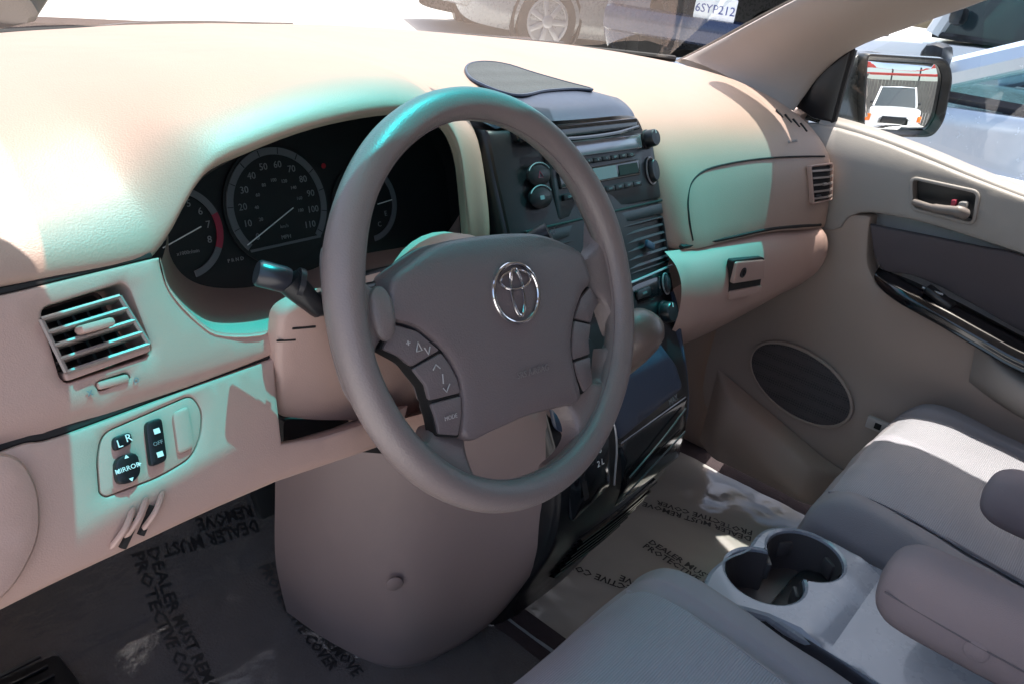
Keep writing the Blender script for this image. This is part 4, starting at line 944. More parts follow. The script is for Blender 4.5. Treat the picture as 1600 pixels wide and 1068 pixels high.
q = Vector((0.975,-0.184,0.908)); obj('window_switch', rbox(Frame(q, (0, -.92, -.35), (0, -.30, .95)), .03, .055, .014, .005), BLACK, arm)
obj('switch_glint', tube([q+Vector((-.008, .03, .010)), q+Vector((-.008, -.005, .009))], .0022, 6), SILVER, arm)
rows = []
for y, z, d_ in ((-.26,.83,.0), (-.30,.815,.03), (-.36,.80,.045), (-.45,.79,.05), (-.6,.79,.05)):
    rows.append([Vector((1.01, y, z+.03)), Vector((1.0-d_, y, z+.02)), Vector((.998-d_, y-.005, z-.01)), Vector((1.0-d_*.6, y-.01, z-.04)), Vector((1.01, y-.012, z-.06))])
obj('armrest_bowl', loft(rows, 4, 4), DOORU, door)
# map pocket and courtesy lamp
pk = []
for t in range(8):
    f = t/7; px_ = (.165+(-.13-.165)*f, .60+(.500-.60)*f)
    pk.append([Vector((.975, px_[0], px_[1]+.012)), Vector((.945, px_[0], px_[1]+.006)), Vector((.93, px_[0], px_[1]-.008)), Vector((.925-.01*math.sin(f*3), px_[0], px_[1]-.06)), Vector((.94, px_[0]-.004, .43))])
pk[0] = [Vector((.978, .172, p.z)) for p in pk[0]]; pk[-1] = [Vector((.978, -.15, p.z)) for p in pk[-1]]
obj('map_pocket', loft(pk, 4, 4), DOORL, door)
q = Vector((0.965,-0.166,0.643)); cl_ = obj('courtesy_lamp', rbox(Frame(q, (0, 0, 1), (-1, 0, 0)), .045, .024, .012, .003), mat('lamp_lens', (.5, .45, .42), .25, vary=0), door)
obj('lamp_socket', rbox(Frame(q+Vector((-.005, 0, 0)), (0, 0, 1), (-1, 0, 0)), .012, .012, .006, .001), DARK, cl_)
# window frame, sail panel, glass
obj('sail_panel', panel(rounded([(0.1910,1.1600), (0.1710,1.1990), (0.1410,1.2470), (0.1100,1.2770), (0.1090,1.2220), (0.1070,1.1440), (0.1450,1.1440)], .006, 3), lambda a, b, h: Vector((1.045-h, a, b)), .02, .004, back=True), BLACK, door)
obj('window_seal', tube([(1.050,0.108,1.141), (1.050,0.110,1.216), (1.050,0.110,1.277)], .005, 8), DARK, door)
obj('sash_edge', tube([(1.052,0.104,1.145), (1.052,0.105,1.217), (1.052,0.105,1.275)], .003, 8), GRAPH, door)
DG = tinted_glass('side_glass', (0.93, 0.95, 0.93))
bm = bmesh.new()
grid_faces(bm, [[Vector((1.075, .13, 1.14)), Vector((1.075, -.6, 1.10))], [Vector((1.062, .09, 1.27)), Vector((1.05, -.6, 1.27))], [Vector((1.03, -.12, 1.42)), Vector((1.02, -.6, 1.42))], [Vector((.985, -.30, 1.56)), Vector((.985, -.6, 1.56))]])
obj('window_glass', bm, DG, door)
bm = bmesh.new(); rbox(FZ.at(1.11, -.25, .80), .05, .78, .62, .02, bm=bm)
obj('outer_skin', bm, WPAINT, door)
bm = bmesh.new(); rbox(Frame((1.02, -.56, 1.36), (0, 0, 1), (-1, 0, 0)), .05, .50, .05, .01, bm=bm); obj('window_post', bm, BLACK, door)
# outside mirror
HC = Vector((1.220,0.040,1.199))
mn = Vector((-.531, -.843, .066)).normalized()
MF = Frame(HC, Vector((0, 0, 1))-mn*mn.z, mn)
mo = [tol(MF, p) for p in []]
def mpx(x, y): return None
mir_out = rounded([(-0.1210,0.0701), (0.0711,0.0786), (0.0980,0.0473), (0.1087,-0.0386), (0.0910,-0.0704), (-0.0714,-0.0796), (-0.0877,-0.0585), (-0.1143,0.0408)], .02, 6)
rows = []
for h, sc in ((.004, 1.0), (-.004, 1.03), (-.03, 1.02), (-.06, .92), (-.085, .70), (-.095, .35), (-.097, .05)):
    c2 = sum((Vector(p) for p in mir_out), Vector((0, 0)))/len(mir_out)
    rows.append([MF(c2.x+(p.x-c2.x)*sc, c2.y+(p.y-c2.y)*sc, h) for p in mir_out])
bm = bmesh.new(); grid_faces(bm, rows, False, True)
gin = inset(mir_out, .011)
sm = obj('side_mirror', bm, mat('mirror_case_paint', (.05, .055, .055), .25, coat=.5), door, label='passenger side mirror in a dark case')
bm = bmesh.new()
grid_faces(bm, [[MF(p.x, p.y, .004) for p in mir_out], [MF(p.x, p.y, .004) for p in inset(mir_out, .004)], [MF(p.x, p.y, -.010) for p in gin]], False, True)
obj('mirror_rim', bm, BLACK, sm)
RM = 1.5
obj('mirror_glass', panel(gin, lambda a, b, h: MF(a, b, -.008-((a-c2.x)**2+(b-c2.y)**2)/(2*RM)+h), .004, 0, step=.010), mat('mirror_silver', (.88, .9, .9), .0, metal=1, vary=0), sm, sharp=80)
rows = [[Vector(p) for p in ((1.085,0.117,1.140), (1.085,0.123,1.189), (1.085,0.124,1.253), (1.09,.17,1.26), (1.09,.20,1.21), (1.09,.19,1.14))],
        [Vector(p) for p in ((1.170,0.081,1.127), (1.170,0.096,1.192), (1.170,0.112,1.259), (1.18,.12,1.27), (1.18,.15,1.22), (1.18,.13,1.15))],
        [Vector(p) for p in ((1.210,0.060,1.136), (1.210,0.073,1.196), (1.210,0.093,1.256), (1.24,.08,1.26), (1.24,.11,1.22), (1.24,.09,1.16))]]
obj('mirror_arm', loft(rows, 4, 4, cv=True), MATS['mirror_case_paint'], sm)

# ================================================================ SEATS
from mathutils import noise
def cushion(rows, name, m, par, nu=5, nv=4, **k):
    bm = loft(rows, nu*2, nv*2); bm.normal_update()
    for v in bm.verts:
        p = v.co; v.co = p+v.normal*(.0028*noise.noise(p*11)+.0014*noise.noise(p*27))
    return obj(name, bm, m, par, sharp=80, **k)
ps = thing('passenger_seat', 'grey cloth passenger seat with ribbed cushion, sunlit along its door side', 'car seat', (.735, -.5, .42))
def seat(par, cx, yf, zt, wd):
    rows = []
    for dy, zz, sh in ((.012, -.13, .93), (.0, -.06, .96), (-.010, -.02, .965), (-.045, .004, .97), (-.10, .008, .985), (-.22, -.004, 1.0), (-.40, -.022, 1.0), (-.52, -.03, 1.0)):
        y = yf+dy; w2 = wd*sh; z = zt+zz
        b = .0 if dy > -.03 else .016
        rows.append([(cx-w2, y-.012, z-.14 if dy < -.005 else z-.02), (cx-w2*1.0, y-.010, z-.05 if dy < -.005 else z-.01), (cx-w2*.95, y-.004, z+b*.6), (cx-w2*.82, y, z+b), (cx-w2*.68, y, z+.002), (cx, y+.004, z), (cx+w2*.68, y, z+.002), (cx+w2*.82, y, z+b), (cx+w2*.95, y-.004, z+b*.6), (cx+w2, y-.010, z-.05 if dy < -.005 else z-.01), (cx+w2, y-.012, z-.14 if dy < -.005 else z-.02)])
    c_ = cushion(rows, 'seat_bolster', FABRIC2, par)
    rr_ = []
    for dy, zz in ((-.018, -.010), (-.045, .006), (-.10, .0125), (-.22, .0015), (-.385, -.016)):
        y = yf+dy; z = zt+zz+.0015
        rr_.append([(cx-wd*.715, y-.006, z-.0012), (cx-wd*.64, y-.002, z+.0025), (cx, y+.004, z+.003), (cx+wd*.64, y-.002, z+.0025), (cx+wd*.715, y-.006, z-.0012)])
    cushion(rr_, 'seat_insert', FABRIC, par, 5, 5)
    obj('seat_seam', tube(spline([(cx-wd*.70, yf-.018, zt-.006), (cx-wd*.70, yf-.10, zt+.013), (cx-wd*.70, yf-.25, zt+.001), (cx-wd*.70, yf-.385, zt-.014)], 8), .0026, 6), FABRIC2, par)
    obj('seat_seam', tube(spline([(cx+wd*.70, yf-.018, zt-.006), (cx+wd*.70, yf-.10, zt+.013), (cx+wd*.70, yf-.25, zt+.001), (cx+wd*.70, yf-.385, zt-.014)], 8), .0026, 6), FABRIC2, par)
    rr_ = []
    for dy, zz in ((-.387, -.019), (-.40, -.0145), (-.52, -.026)):
        rr_.append([(cx-wd*.70, yf+dy, zt+zz), (cx-wd*.66, yf+dy, zt+zz+.004), (cx, yf+dy, zt+zz+.004), (cx+wd*.66, yf+dy, zt+zz+.004), (cx+wd*.70, yf+dy, zt+zz)])
    cushion(rr_, 'seat_rear_insert', FABRIC, par, 4, 4)
    bx = bmesh.new(); rbox(FZ.at(cx, yf-.28, zt-.19), wd*1.7, .44, .16, .02, bm=bx); obj('seat_base', bx, BLACK, par)
    for sx in (-1, 1): obj('seat_rail', rbox(FZ.at(cx+sx*wd*.7, yf-.28, .435), .04, .50, .03, .005), GRAPH, par)
    bx = loft([[(cx-wd*.95, yf-.50, zt-.02), (cx-wd*.8, yf-.47, zt), (cx, yf-.49, zt), (cx+wd*.8, yf-.47, zt), (cx+wd*.95, yf-.50, zt-.02)], [(cx-wd*.95, yf-.58, zt+.3), (cx-wd*.8, yf-.55, zt+.3), (cx, yf-.57, zt+.3), (cx+wd*.8, yf-.55, zt+.3), (cx+wd*.95, yf-.58, zt+.3)], [(cx-wd*.8, yf-.68, zt+.60), (cx-wd*.7, yf-.66, zt+.62), (cx, yf-.66, zt+.63), (cx+wd*.7, yf-.66, zt+.62), (cx+wd*.8, yf-.68, zt+.60)]], 4, 4)
    obj('backrest', bx, FABRIC2, par)
seat(ps, .735, -.185, .705, .245)
ds = thing('driver_seat', 'grey cloth driver seat corner in the foreground below the wheel', 'car seat', (0, -.5, .42))
seat(ds, .0, -.095, .700, .225)
def armrest(par, x, y0, z0, z1, lab):
    rows = []
    for dy, s in ((.0, .10), (-.004, .55), (-.014, .82), (-.034, .97), (-.09, 1.0), (-.20, 1.0), (-.36, 1.0)):
        zc = (z0+z1)/2-.02*dy; hz = (z1-z0)/2*s; hx = .034*s
        rows.append([(x+hx*math.copysign(abs(math.cos(k*math.pi/8))**.75, math.cos(k*math.pi/8)), y0+dy, zc+hz*math.copysign(abs(math.sin(k*math.pi/8))**.85, math.sin(k*math.pi/8))) for k in range(16)])
    a_ = obj('armrest', loft(rows, 5, 1, cv=True), VELOUR, par, label=lab)
    return a_
a_ = armrest(ds, .275, -.338, .755, .855, 'padded fold-down armrest with a round cap')
obj('armrest_seam', tube([(.2432, -.350, .806), (.2408, -.43, .803), (.2408, -.60, .80)], .0011, 5), TAUPE, a_)
q = Vector((0.243,-0.442,0.796)); obj('pivot_cap', lathe(Frame(q, (0, 0, 1), (-1, 0, 0)), [(.0115, -.003), (.0115, .002), (.0100, .003), (0, .003)], 24), VELOUR, a_)
armrest(ps, .525, -.380, .785, .862, 'padded armrest on the near side of the passenger seat')

# ================================================================ FLOOR CONSOLE with cup holders
con = thing('floor_console', 'grey floor console tray with two cup holders between the seats', 'floor console', (.36, -.3, .42))
ZC = .69
def RR(pts, z=ZC): return pts
co = spline([(0.2270,-0.1720), (0.2730,-0.1610), (0.3160,-0.1630), (0.3520,-0.1730), (0.3880,-0.1700), (0.4180,-0.1740), (0.4460,-0.1950), (0.4630,-0.2390), (0.4640,-0.2740), (0.4640,-0.3000)], 4)+[Vector(p) for p in [(.478,-.36), (.478,-.75), (.245,-.75), (0.2610,-0.3160), (0.2550,-0.2480)]]+spline([(0.2390,-0.2150), (0.2180,-0.1920), (0.2150,-0.1800)], 3)
def ellp(c, ax, ay, n=36): return [(c[0]+ax*math.cos(2*math.pi*i/n), c[1]+ay*math.sin(2*math.pi*i/n)) for i in range(n)]
c1 = (0.3220,-0.2140); c2_ = (0.4040,-0.2340)
cupA = ellp(c1, .050, .048); cupB = ellp(c2_, .050, .048)
# merge the two round openings into one figure-eight outline
def union8(A, B):
    a = [p for p in A if not inpoly(p[0], p[1], B)]; b = [p for p in B if not inpoly(p[0], p[1], A)]
    pts = [Vector(p) for p in a+b]
    m = (Vector(c1)+Vector(c2_))/2; ax = (Vector(c2_)-Vector(c1)).normalized(); pr = Vector((-ax.y, ax.x))
    def order(C, P): 
        return sorted(P, key=lambda p: math.atan2((Vector(p)-Vector(C)).dot(pr), (Vector(p)-Vector(C)).dot(ax)))
    oa = sorted(a, key=lambda p: math.atan2((Vector(p)-Vector(c1)).dot(pr), (Vector(p)-Vector(c1)).dot(ax)) % (2*math.pi))
    ob = sorted(b, key=lambda p: math.atan2((Vector(p)-Vector(c2_)).dot(pr), (Vector(p)-Vector(c2_)).dot(ax)))
    return [Vector(p) for p in oa+ob]
hole8 = union8(cupA, cupB)
P_con = lambda a, b, h: Vector((a, b, ZC+h+ (0.0 if b > -.29 else -.010*min(1, (-.29-b)/.03))))
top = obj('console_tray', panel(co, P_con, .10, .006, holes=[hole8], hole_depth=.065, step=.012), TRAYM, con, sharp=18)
bm = bmesh.new(); grid_faces(bm, [[Vector((p.x, p.y, ZC-.004)) for p in inset(hole8, .0012)], [Vector((p.x, p.y, ZC-.0635)) for p in inset(hole8, .0040)]], False, True)
obj('cup_liner', bm, CUPM, con)
ch = obj('cup_holder', panel(inset(hole8, -.002), FZ.at(0, 0, ZC-.062), .003, 0), CUPM, con, label='joined pair of round cup holders')
for c_, angs in ((c1, (2.6, 4.1, 5.3)), (c2_, (-.6, .9, 2.2))):
    for a in angs:
        F = Frame((c_[0]+.0465*math.cos(a), c_[1]+.0445*math.sin(a), ZC-.030), (0, 0, 1), (-math.cos(a), -math.sin(a), .18))
        obj('cup_finger', rbox(F, .022, .026, .009, .0035), CUPM, ch)
bm = bmesh.new(); rbox(FZ.at(.362, -.47, .54), .20, .50, .22, .03, bm=bm); obj('console_body', bm, BLACK, con)
tr_ = [(0.2150,-0.1800), (0.2210,-0.1990), (0.2390,-0.2190), (0.2530,-0.2490), (0.2590,-0.3170), (.243,-.55), (.243,-.75)]
rows = []
for k, p in enumerate(tr_):
    f = min(1, k/3)
    rows.append([Vector((p[0]+.004, p[1]-.002, .684)), Vector((p[0]-.004, p[1]+.004*(1-f), .672)), Vector((p[0]-.012*f-.004, p[1]+.008*(1-f), .655)), Vector((p[0]-.010*f, p[1]+.008*(1-f), .63)), Vector((p[0]+.004, p[1], .58)), Vector((p[0]+.01, p[1], .44))])
obj('side_trim', loft(rows, 4, 4), mat('blue_black_trim', (.012, .012, .02), .18, 0, coat=.6), con, label='gloss black trim along the left side of the console')
obj('trim_line', tube(spline([r_[2]+Vector((-.002, 0, .004)) for r_ in rows[1:]], 5), .0022, 6), GRAPH, con)
# ================================================================ FLOOR FILM, PEDALS
def make_film(nm, haze_):
  film = bpy.data.materials.new(nm); film.use_nodes = True; t = film.node_tree; t.nodes.clear()
  o_ = t.nodes.new('ShaderNodeOutputMaterial'); tr = t.nodes.new('ShaderNodeBsdfTransparent'); df = t.nodes.new('ShaderNodeBsdfDiffuse'); gg = t.nodes.new('ShaderNodeBsdfGlossy')
  tr.inputs[0].default_value = (.95, .95, .95, 1); df.inputs[0].default_value = (.66, .645, .61, 1); gg.inputs['Roughness'].default_value = .12
  m1 = t.nodes.new('ShaderNodeMixShader'); m2 = t.nodes.new('ShaderNodeMixShader'); fr = schlick(t)
  m1.inputs[0].default_value = haze_
  nz = t.nodes.new('ShaderNodeTexNoise'); nz.inputs['Scale'].default_value = 22; nz.inputs['Detail'].default_value = 4; bp = t.nodes.new('ShaderNodeBump'); bp.inputs['Strength'].default_value = .15; bp.inputs['Distance'].default_value = .01
  t.links.new(nz.outputs[0], bp.inputs['Height']); t.links.new(bp.outputs[0], gg.inputs['Normal'])
  t.links.new(tr.outputs[0], m1.inputs[1]); t.links.new(df.outputs[0], m1.inputs[2]); t.links.new(fr.outputs[0], m2.inputs[0]); t.links.new(m1.outputs[0], m2.inputs[1]); t.links.new(gg.outputs[0], m2.inputs[2]); t.links.new(m2.outputs[0], o_.inputs[0])
  return film
film = make_film('clear_film', .50); film2 = make_film('clear_film_shaded', .13)  # film2 is the shaded copy: less haze darkens the driver foot well
from mathutils import noise
def film_z(x, y):
    lowr = -.062 if x > .25 else 0.0
    base_ = .424 if y < .30 else (.424+(y-.30)*.25 if y < .42 else .454+(y-.42)*.75)
    return lowr+base_+.0035*(1+noise.noise(Vector((x*14, y*14, 3))))+.0015*(1+noise.noise(Vector((x*40, y*40, 7))))
def film_sheet(label, x0, x1, y0, y1, nx, ny, film=film):
    bm = bmesh.new(); grid_faces(bm, [[Vector((x0+(x1-x0)*i/nx, y0+(y1-y0)*j/ny, film_z(x0+(x1-x0)*i/nx, y0+(y1-y0)*j/ny))) for j in range(ny+1)] for i in range(nx+1)], flip=True)
    return tag(obj('floor_film', bm, film), label, 'protective film', 'clear films over the carpet')
f1 = film_sheet('clear printed film over the passenger foot well, partly sunlit', .25, 1.0, -.28, .50, 75, 75)
f2 = film_sheet('clear printed film over the dark driver foot well', -.40, .22, -.25, .70, 60, 80, film2)
def film_text(par, s, x, y, size, ang):
    c = bpy.data.curves.new('t', 'FONT'); c.body = s; c.size = size; c.align_x = 'LEFT'; c.align_y = 'CENTER'; c.resolution_u = 1; c.space_line = .9; c.offset = size*.022
    o = bpy.data.objects.new('t', c); COL.objects.link(o); bpy.context.view_layer.update()
    me = bpy.data.meshes.new_from_object(o.evaluated_get(bpy.context.evaluated_depsgraph_get()))
    bm = bmesh.new(); bm.from_mesh(me); bpy.data.objects.remove(o); bpy.data.curves.remove(c); bpy.data.meshes.remove(me)
    for v in bm.verts:
        px_ = x+v.co.x*math.cos(ang)-v.co.y*math.sin(ang); py_ = y+v.co.x*math.sin(ang)+v.co.y*math.cos(ang)
        v.co = Vector((px_, py_, film_z(px_, py_)+.0015))
    return obj('film_print', bm, INK, par, smooth=False)
FT = 'DEALER MUST REMOVE\nPROTECTIVE COVER'
# directions measured on the floor
def ftx(par, s, p, q, size):
    film_text(par, s, p[0], p[1], size, math.atan2(q[1]-p[1], q[0]-p[0]))
ftx(f2, FT, (-0.1250,0.4960), (-0.1510,0.3110), .023)
ftx(f2, FT, (0.0280,0.4170), (0.0030,0.2100), .023)
ftx(f2, 'DEALER MUST\nREMOVE', (0.0430,0.4760), (-0.1060,0.4970), .023)
ftx(f1, FT, (0.8400,-0.0400), (0.7790,0.1260), .0215)
ftx(f1, FT, (0.6490,0.0920), (0.6460,-0.0230), .0215)
ftx(f1, 'PROTECTIVE COVER\nREMOVE', (0.5430,-0.0080), (0.5050,0.1110), .0215)
ped = thing('brake_pedal', 'dark brake pedal in the driver foot well', 'pedal', (-.02, .55, .55))
obj('pedal_pad', panel(rounded([(-.055, -.03), (.055, -.03), (.055, .03), (-.055, .03)], .01), Frame((-.02, .50, .60), (0, .5, .86), (0, -.86, .5)), .014, .003, back=True), RUBBER, ped)
obj('pedal_arm', tube([(-.02, .51, .60), (-.02, .58, .72), (-.01, .60, .85)], .009, 8), BLACK, ped)
ped = thing('accelerator_pedal', 'dark accelerator pedal beside the brake pedal', 'pedal', (.09, .55, .52))
obj('pedal_pad', panel(rounded([(-.025, -.07), (.025, -.07), (.028, .07), (-.022, .07)], .008), Frame((.075, .50, .56), (0, .45, .9), (0, -.9, .45)), .014, .003, back=True), RUBBER, ped)
obj('pedal_arm', tube([(.075, .53, .60), (.075, .60, .75)], .008, 8), BLACK, ped)
sill = thing('door_sill_plate', 'black sill plate at the edge of the driver doorway', 'sill plate', (-.42, .2, .44))
bm = bmesh.new(); rbox(Frame((-.33, .30, .455), (0, 1, 0), (0, 0, 1)), .12, 1.6, .03, .008, bm=bm); obj('sill_cover', bm, BLACK, sill)
for i in range(5): obj('sill_rib', rbox(FZ.at(-.315, .36+.02*i, .473), .05, .004, .004, .001), GRAPH, sill)
# ================================================================ CARS OUTSIDE
def car(name, label, loc, head, paint, Ln=4.5, W=1.76, H=1.45, belt=.95, hood=.95, van=False, tail=None, lamps=None, plate_z=None, plate=None, group='cars parked on the lot', wheel_r=.33, seethru=False, bed=False):
    c0 = Vector(loc); d = Vector((head[0], head[1], 0)).normalized(); lf = Vector((-d.y, d.x, 0))
    P = lambda l, s, z: c0+d*l+lf*s+Vector((0, 0, z))
    t = thing(name, label, 'car' if name != 'pickup_truck' else 'truck', tuple(c0), group)
    h = Ln/2; w = W/2
    secs = [(-h, .55, .45, .0), (-h+.03, .93, .30, .0), (-h+.35, .99, .22, .0), (-h+.9, 1, .2, 0), (0, 1, .2, 0), (h-.9, 1, .2, 0), (h-.35, .98, .22, 0), (h-.04, .90, .28, 0), (h, .55, .42, 0)]
    rows = []
    for l, sw_, zb, _ in secs:
        zt = belt if l < h*.35 else hood-(.10*max(0, (l-h*.35)/(h*.65))**2)
        if bed and l < -.2*h: zt = belt
        if abs(l) > h-.02: zt -= .16
        elif abs(l) > h-.1: zt -= .05
        ww = w*sw_
        rows.append([P(l, s*ww*k, z) for s, k, z in ((-1, .93, zb), (-1, 1, zb+.14), (-1, 1.0, (zb+zt)/2), (-1, .985, zt-.06), (-1, .93, zt), (-1, .5, zt+.02), (1, 0, zt+.03), (1, .5, zt+.02), (1, .93, zt), (1, .985, zt-.06), (1, 1, (zb+zt)/2), (1, 1, zb+.14), (1, .93, zb))])
    obj('body', loft(rows, 4, 3), paint, t)
    # greenhouse: paint frame with glass set in
    fb = h*.36 if not van else h*.66; rf = h*.02 if not van else h*.55; rb = -h*.45 if not van else -h*.92; bb = -h*.80 if not van else -h*.97
    if bed: rb, bb = -h*.20, -h*.24
    iw = .80 if not van else .88
    base = [(bb, .93*w, belt-.01), (fb, .93*w, belt-.01)]; roof = [(rb, iw*w, H-.03), (rf, iw*w, H-.03)]
    rr_ = [[P(rb, -iw*w, H-.03), P(rb-.05, 0, H-.02), P(rb, iw*w, H-.03)], [P((rb+rf)/2, -iw*w, H), P((rb+rf)/2, 0, H+.03), P((rb+rf)/2, iw*w, H)], [P(rf, -iw*w, H-.03), P(rf+.05, 0, H-.02), P(rf, iw*w, H-.03)]]
    obj('roof', loft(rr_, 4, 4), paint, t)
    gm = CGLASS if not seethru else SEE
    for s in (-1, 1):
        B = [P(bb, s*.93*w, belt), P(fb, s*.93*w, belt)]; T = [P(rb, s*iw*w, H-.03), P(rf, s*iw*w, H-.03)]
        for a, b, rad_ in ((B[1], T[1], .045), (B[0], T[0], .05), (T[0], T[1], .04), ((B[0]+B[1])*.5, (T[0]+T[1])*.5, .03)):
            obj('window_pillar', tube([a, b], rad_, 8), paint if rad_ > .035 else BLACK, t)
        obj('belt_moulding', tube([B[0]+lf*s*.01, B[1]+lf*s*.01], .018, 6), BLACK, t)
        bm = bmesh.new(); grid_faces(bm, [[B[0], B[0].lerp(B[1], .5), B[1]], [T[0], T[0].lerp(T[1], .5), T[1]]]); obj('side_window', bm, gm, t)
        for l in (-h*.62, h*.62):
            Fw = Frame(P(l, s*(w-.09), wheel_r), (0, 0, 1), lf*s)
            arch = obj('wheel_arch', lathe(Fw, [(wheel_r*1.18, .0), (wheel_r*1.18, .094), (wheel_r*1.10, .096), (wheel_r*1.08, .04), (0, .04)], 28), BLACK, t)
            wh = obj('wheel', lathe(Fw, [(wheel_r*.68, -.1), (wheel_r*.97, -.09), (wheel_r, -.05), (wheel_r, .07), (wheel_r*.96, .10), (wheel_r*.70, .105), (wheel_r*.68, .07), (0, .05)], 32), RUBBER, t)
            bm = lathe(Fw, [(wheel_r*.69, .075), (wheel_r*.69, .106), (wheel_r*.62, .108), (wheel_r*.60, .085)], 32)
            for k in range(7):
                a = 2*math.pi*k/7; FF = Frame(Fw(wheel_r*.33*math.cos(a), wheel_r*.33*math.sin(a), .095), Fw.U, Fw.N).rot(-(a-math.pi/2))
                rbox(FF, .055, wheel_r*.60, .02, .006, bm=bm)
            lathe(Fw, [(.06, .09), (.06, .112), (.05, .116), (0, .116)], 16, bm=bm)
            obj('rim', bm, SILVER, wh)
        obj('door_line', tube(spline([P(-.10*h, s*.94*w, belt-.02), P(-.10*h, s*1.004*w, belt-.15), P(-.10*h, s*1.004*w, .35)], 4), .006, 5), DARK, t)
        obj('door_handle', rbox(Frame(P(-.02*h, s*(w+.005), belt-.14), (0, 0, 1), lf*s), .17, .03, .03, .01), paint, t)
        obj('mirror', rbox(Frame(P(fb-.12, s*(w+.05), belt+.10), (0, 0, 1), d), .13, .09, .07, .03), BLACK, t)
    bm = bmesh.new(); grid_faces(bm, [[P(fb, -.90*w, belt), P(fb+.08, 0, belt), P(fb, .90*w, belt)], [P(rf, -iw*w*.97, H-.04), P(rf+.05, 0, H-.03), P(rf, iw*w*.97, H-.04)]]); obj('front_glass', bm, gm, t)
    bm = bmesh.new(); grid_faces(bm, [[P(bb, -.90*w, belt), P(bb-.05, 0, belt), P(bb, .90*w, belt)], [P(rb, -iw*w*.97, H-.04), P(rb-.05, 0, H-.03), P(rb, iw*w*.97, H-.04)]]); obj('rear_glass', bm, gm, t)
    TL_ = mat('tail_lamp_red', (.45, .02, .02), .15, 0, coat=.5); HL_ = mat('headlamp_lens', (.7, .7, .7), .08, 0, coat=.5); AM_ = mat('amber_lens', (.8, .16, .01), .2, 0)
    for s in (-1, 1):
        obj('tail_lamp', rbox(Frame(P(-h+.09, s*.80*w, belt-.19), (0, 0, 1), (d*-1+lf*s*.35).normalized()), .34, .15, .16, .03), TL_, t)
        obj('headlamp', rbox(Frame(P(h-.13, s*.72*w, hood-.27), (0, 0, 1), (d+lf*s*.3).normalized()), .36, .17, .2, .04), HL_, t)
        if bed or lamps: obj('turn_lamp', rbox(Frame(P(h-.10, s*.90*w, hood-.27), (0, 0, 1), (d+lf*s*.5).normalized()), .16, .18, .2, .03), AM_, t)
    obj('grille', rbox(Frame(P(h-.06, 0, hood-.30), (0, 0, 1), d), W*.46, .18, .14, .03), BLACK, t)
    obj('front_bumper', rbox(Frame(P(h-.02, 0, .46), (0, 0, 1), d), W*.92, .16, .16, .06), paint if not bed else SILVER, t)
    obj('rear_bumper', rbox(Frame(P(-h+.02, 0, .50), (0, 0, 1), d), W*.94, .20, .18, .06), paint, t)
    if plate:
        pf = Frame(P(-h-.035, 0, plate_z or belt-.22) if tail else P(h+.07, 0, .48), (0, 0, 1), -d if tail else d)
        pl = obj('number_plate', panel(rect(.31, .155, .012), pf, .012, .002), WHITE, t)
        text('plate_print', plate, pf.at(0, -.008), .085, mat('plate_blue', (.03, .05, .22), .5, vary=0), pl, .002)
    if seethru:
        for s in (-1, 1):
            obj('front_seat', loft([[P(.05*h-.25, s*.36-.22, .5), P(.05*h-.25, s*.36, .52), P(.05*h-.25, s*.36+.22, .5)], [P(.05*h-.42, s*.36-.22, .95), P(.05*h-.42, s*.36, .97), P(.05*h-.42, s*.36+.22, .95)], [P(.05*h-.50, s*.36-.12, 1.22), P(.05*h-.50, s*.36, 1.25), P(.05*h-.50, s*.36+.12, 1.22)]], 4, 4), GRAPH, t)
        obj('steering_wheel', tube([P(.42*h+.02*math.sin(a)-.25, .36+.18*math.cos(a), .93+.17*math.sin(a)) for a in [2*math.pi*i/24 for i in range(24)]], .014, 6, True), BLACK, t)
        obj('dash_board', loft([[P(.38*h, -.7, .88), P(.38*h, .7, .88)], [P(.30*h, -.7, .93), P(.30*h, .7, .93)], [P(.20*h, -.7, .86), P(.20*h, .7, .86)], [P(.18*h, -.7, .6), P(.18*h, .7, .6)]], 3, 2), GRAPH, t)
    return t
def paint_(n, c, r=.28, metal=.3): return mat(n, c, r, 0, metal=metal, coat=.7, vary=.03)
SEE = tinted_glass('lightly_tinted_glass', (.42, .56, .54))
GREYC = paint_('grey_metallic', (.26, .27, .28)); NAVY = paint_('navy_metallic', (.025, .035, .075)); ICE = paint_('ice_blue_metallic', (.46, .56, .68), .25, .35)
hA = Vector((-.90, .43, 0)).normalized(); wA = Vector((6.25, 4.95, 0)); lA = Vector((-hA.y, hA.x, 0))
cA = wA-hA*(2.25*.62)+(-lA if (-lA).dot(Vector((.61, .79, 0))) > 0 else lA)*.80
cA.z = gz(wA.x, wA.y)-.0
car('parked_car', 'grey sedan ahead with its front wheel showing over the dash', tuple(cA), hA, GREYC, Ln=4.5)
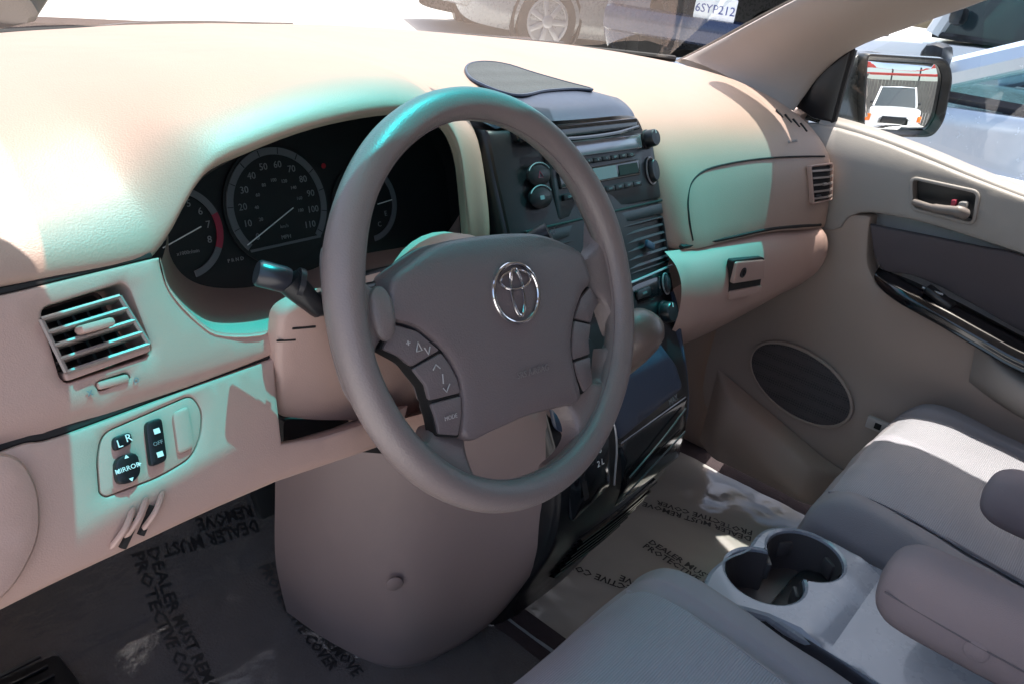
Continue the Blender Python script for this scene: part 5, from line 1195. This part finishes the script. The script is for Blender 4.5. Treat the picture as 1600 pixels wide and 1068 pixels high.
hB = Vector((.97, .22, 0)).normalized(); cB = Vector((5.30, 2.60, 0))+hB*2.3; cB.z = gz(5.6, 2.75)+.22
car('parked_car', 'dark blue car with its plated tail towards the windshield', tuple(cB), hB, NAVY, Ln=4.6, W=1.85, H=1.5, belt=1.08, tail=True, plate='6SYP212', plate_z=.665)
car('parked_car', 'pale blue hatchback parked close beside the passenger door', (3.04, -.42, 0), (0, 1, 0), ICE, Ln=4.3, W=1.72, H=1.50, belt=1.145, hood=1.10, seethru=True)
car('parked_van', 'white van parked behind the pale blue hatchback', (5.25, -.55, gz(4.6, .5)), (0, 1, 0), WPAINT, Ln=4.2, W=1.9, H=1.95, belt=1.16, hood=1.14, van=True)
car('pickup_truck', 'white pickup with amber lamps reflected in the side mirror', (2.9, -10.2, 0), (-.12, 1, 0), WPAINT, Ln=5.2, W=1.95, H=1.75, belt=1.12, hood=1.10, bed=True, plate='8K24617', wheel_r=.38, lamps=True)
# yard fence and red gantry sign seen only in the mirror
FENCEM = mat('weathered_fence', (.10, .095, .09), .8, 0, vary=.3, vscale=3)
yf = thing('yard_fence', 'dark slatted fence behind the white pickup in the mirror', 'fence', (4, -19, 0))
for i in range(60):
    obj('fence_slat', rbox(Frame((-4+i*.28, -19, 1.3), (0, 0, 1), (0, 1, 0)), (.262 if i % 5 else .25), 2.6, .03, .004, 1), FENCEM, yf, smooth=False)
gs = thing('gantry_sign', 'red steel gantry with a red sign board in the mirror', 'gantry', (4, -21, 0))
RED = paint_('red_steel', (.50, .03, .02), .4, 0)
for z in (3.1, 3.6): obj('gantry_beam', rbox(Frame((4, -21, z), (0, 0, 1), (0, 1, 0)), 18, .16, .2, .02), RED, gs)
for i in range(7): obj('gantry_post', rbox(Frame((-4+i*2.6, -21, 2.2), (0, 0, 1), (0, 1, 0)), .14, 4.4, .14, .02), GRAPH, gs)
obj('sign_board', rbox(Frame((1.0, -20.8, 3.9), (0, 0, 1), (0, 1, 0)), 2.6, .9, .08, .02), RED, gs)
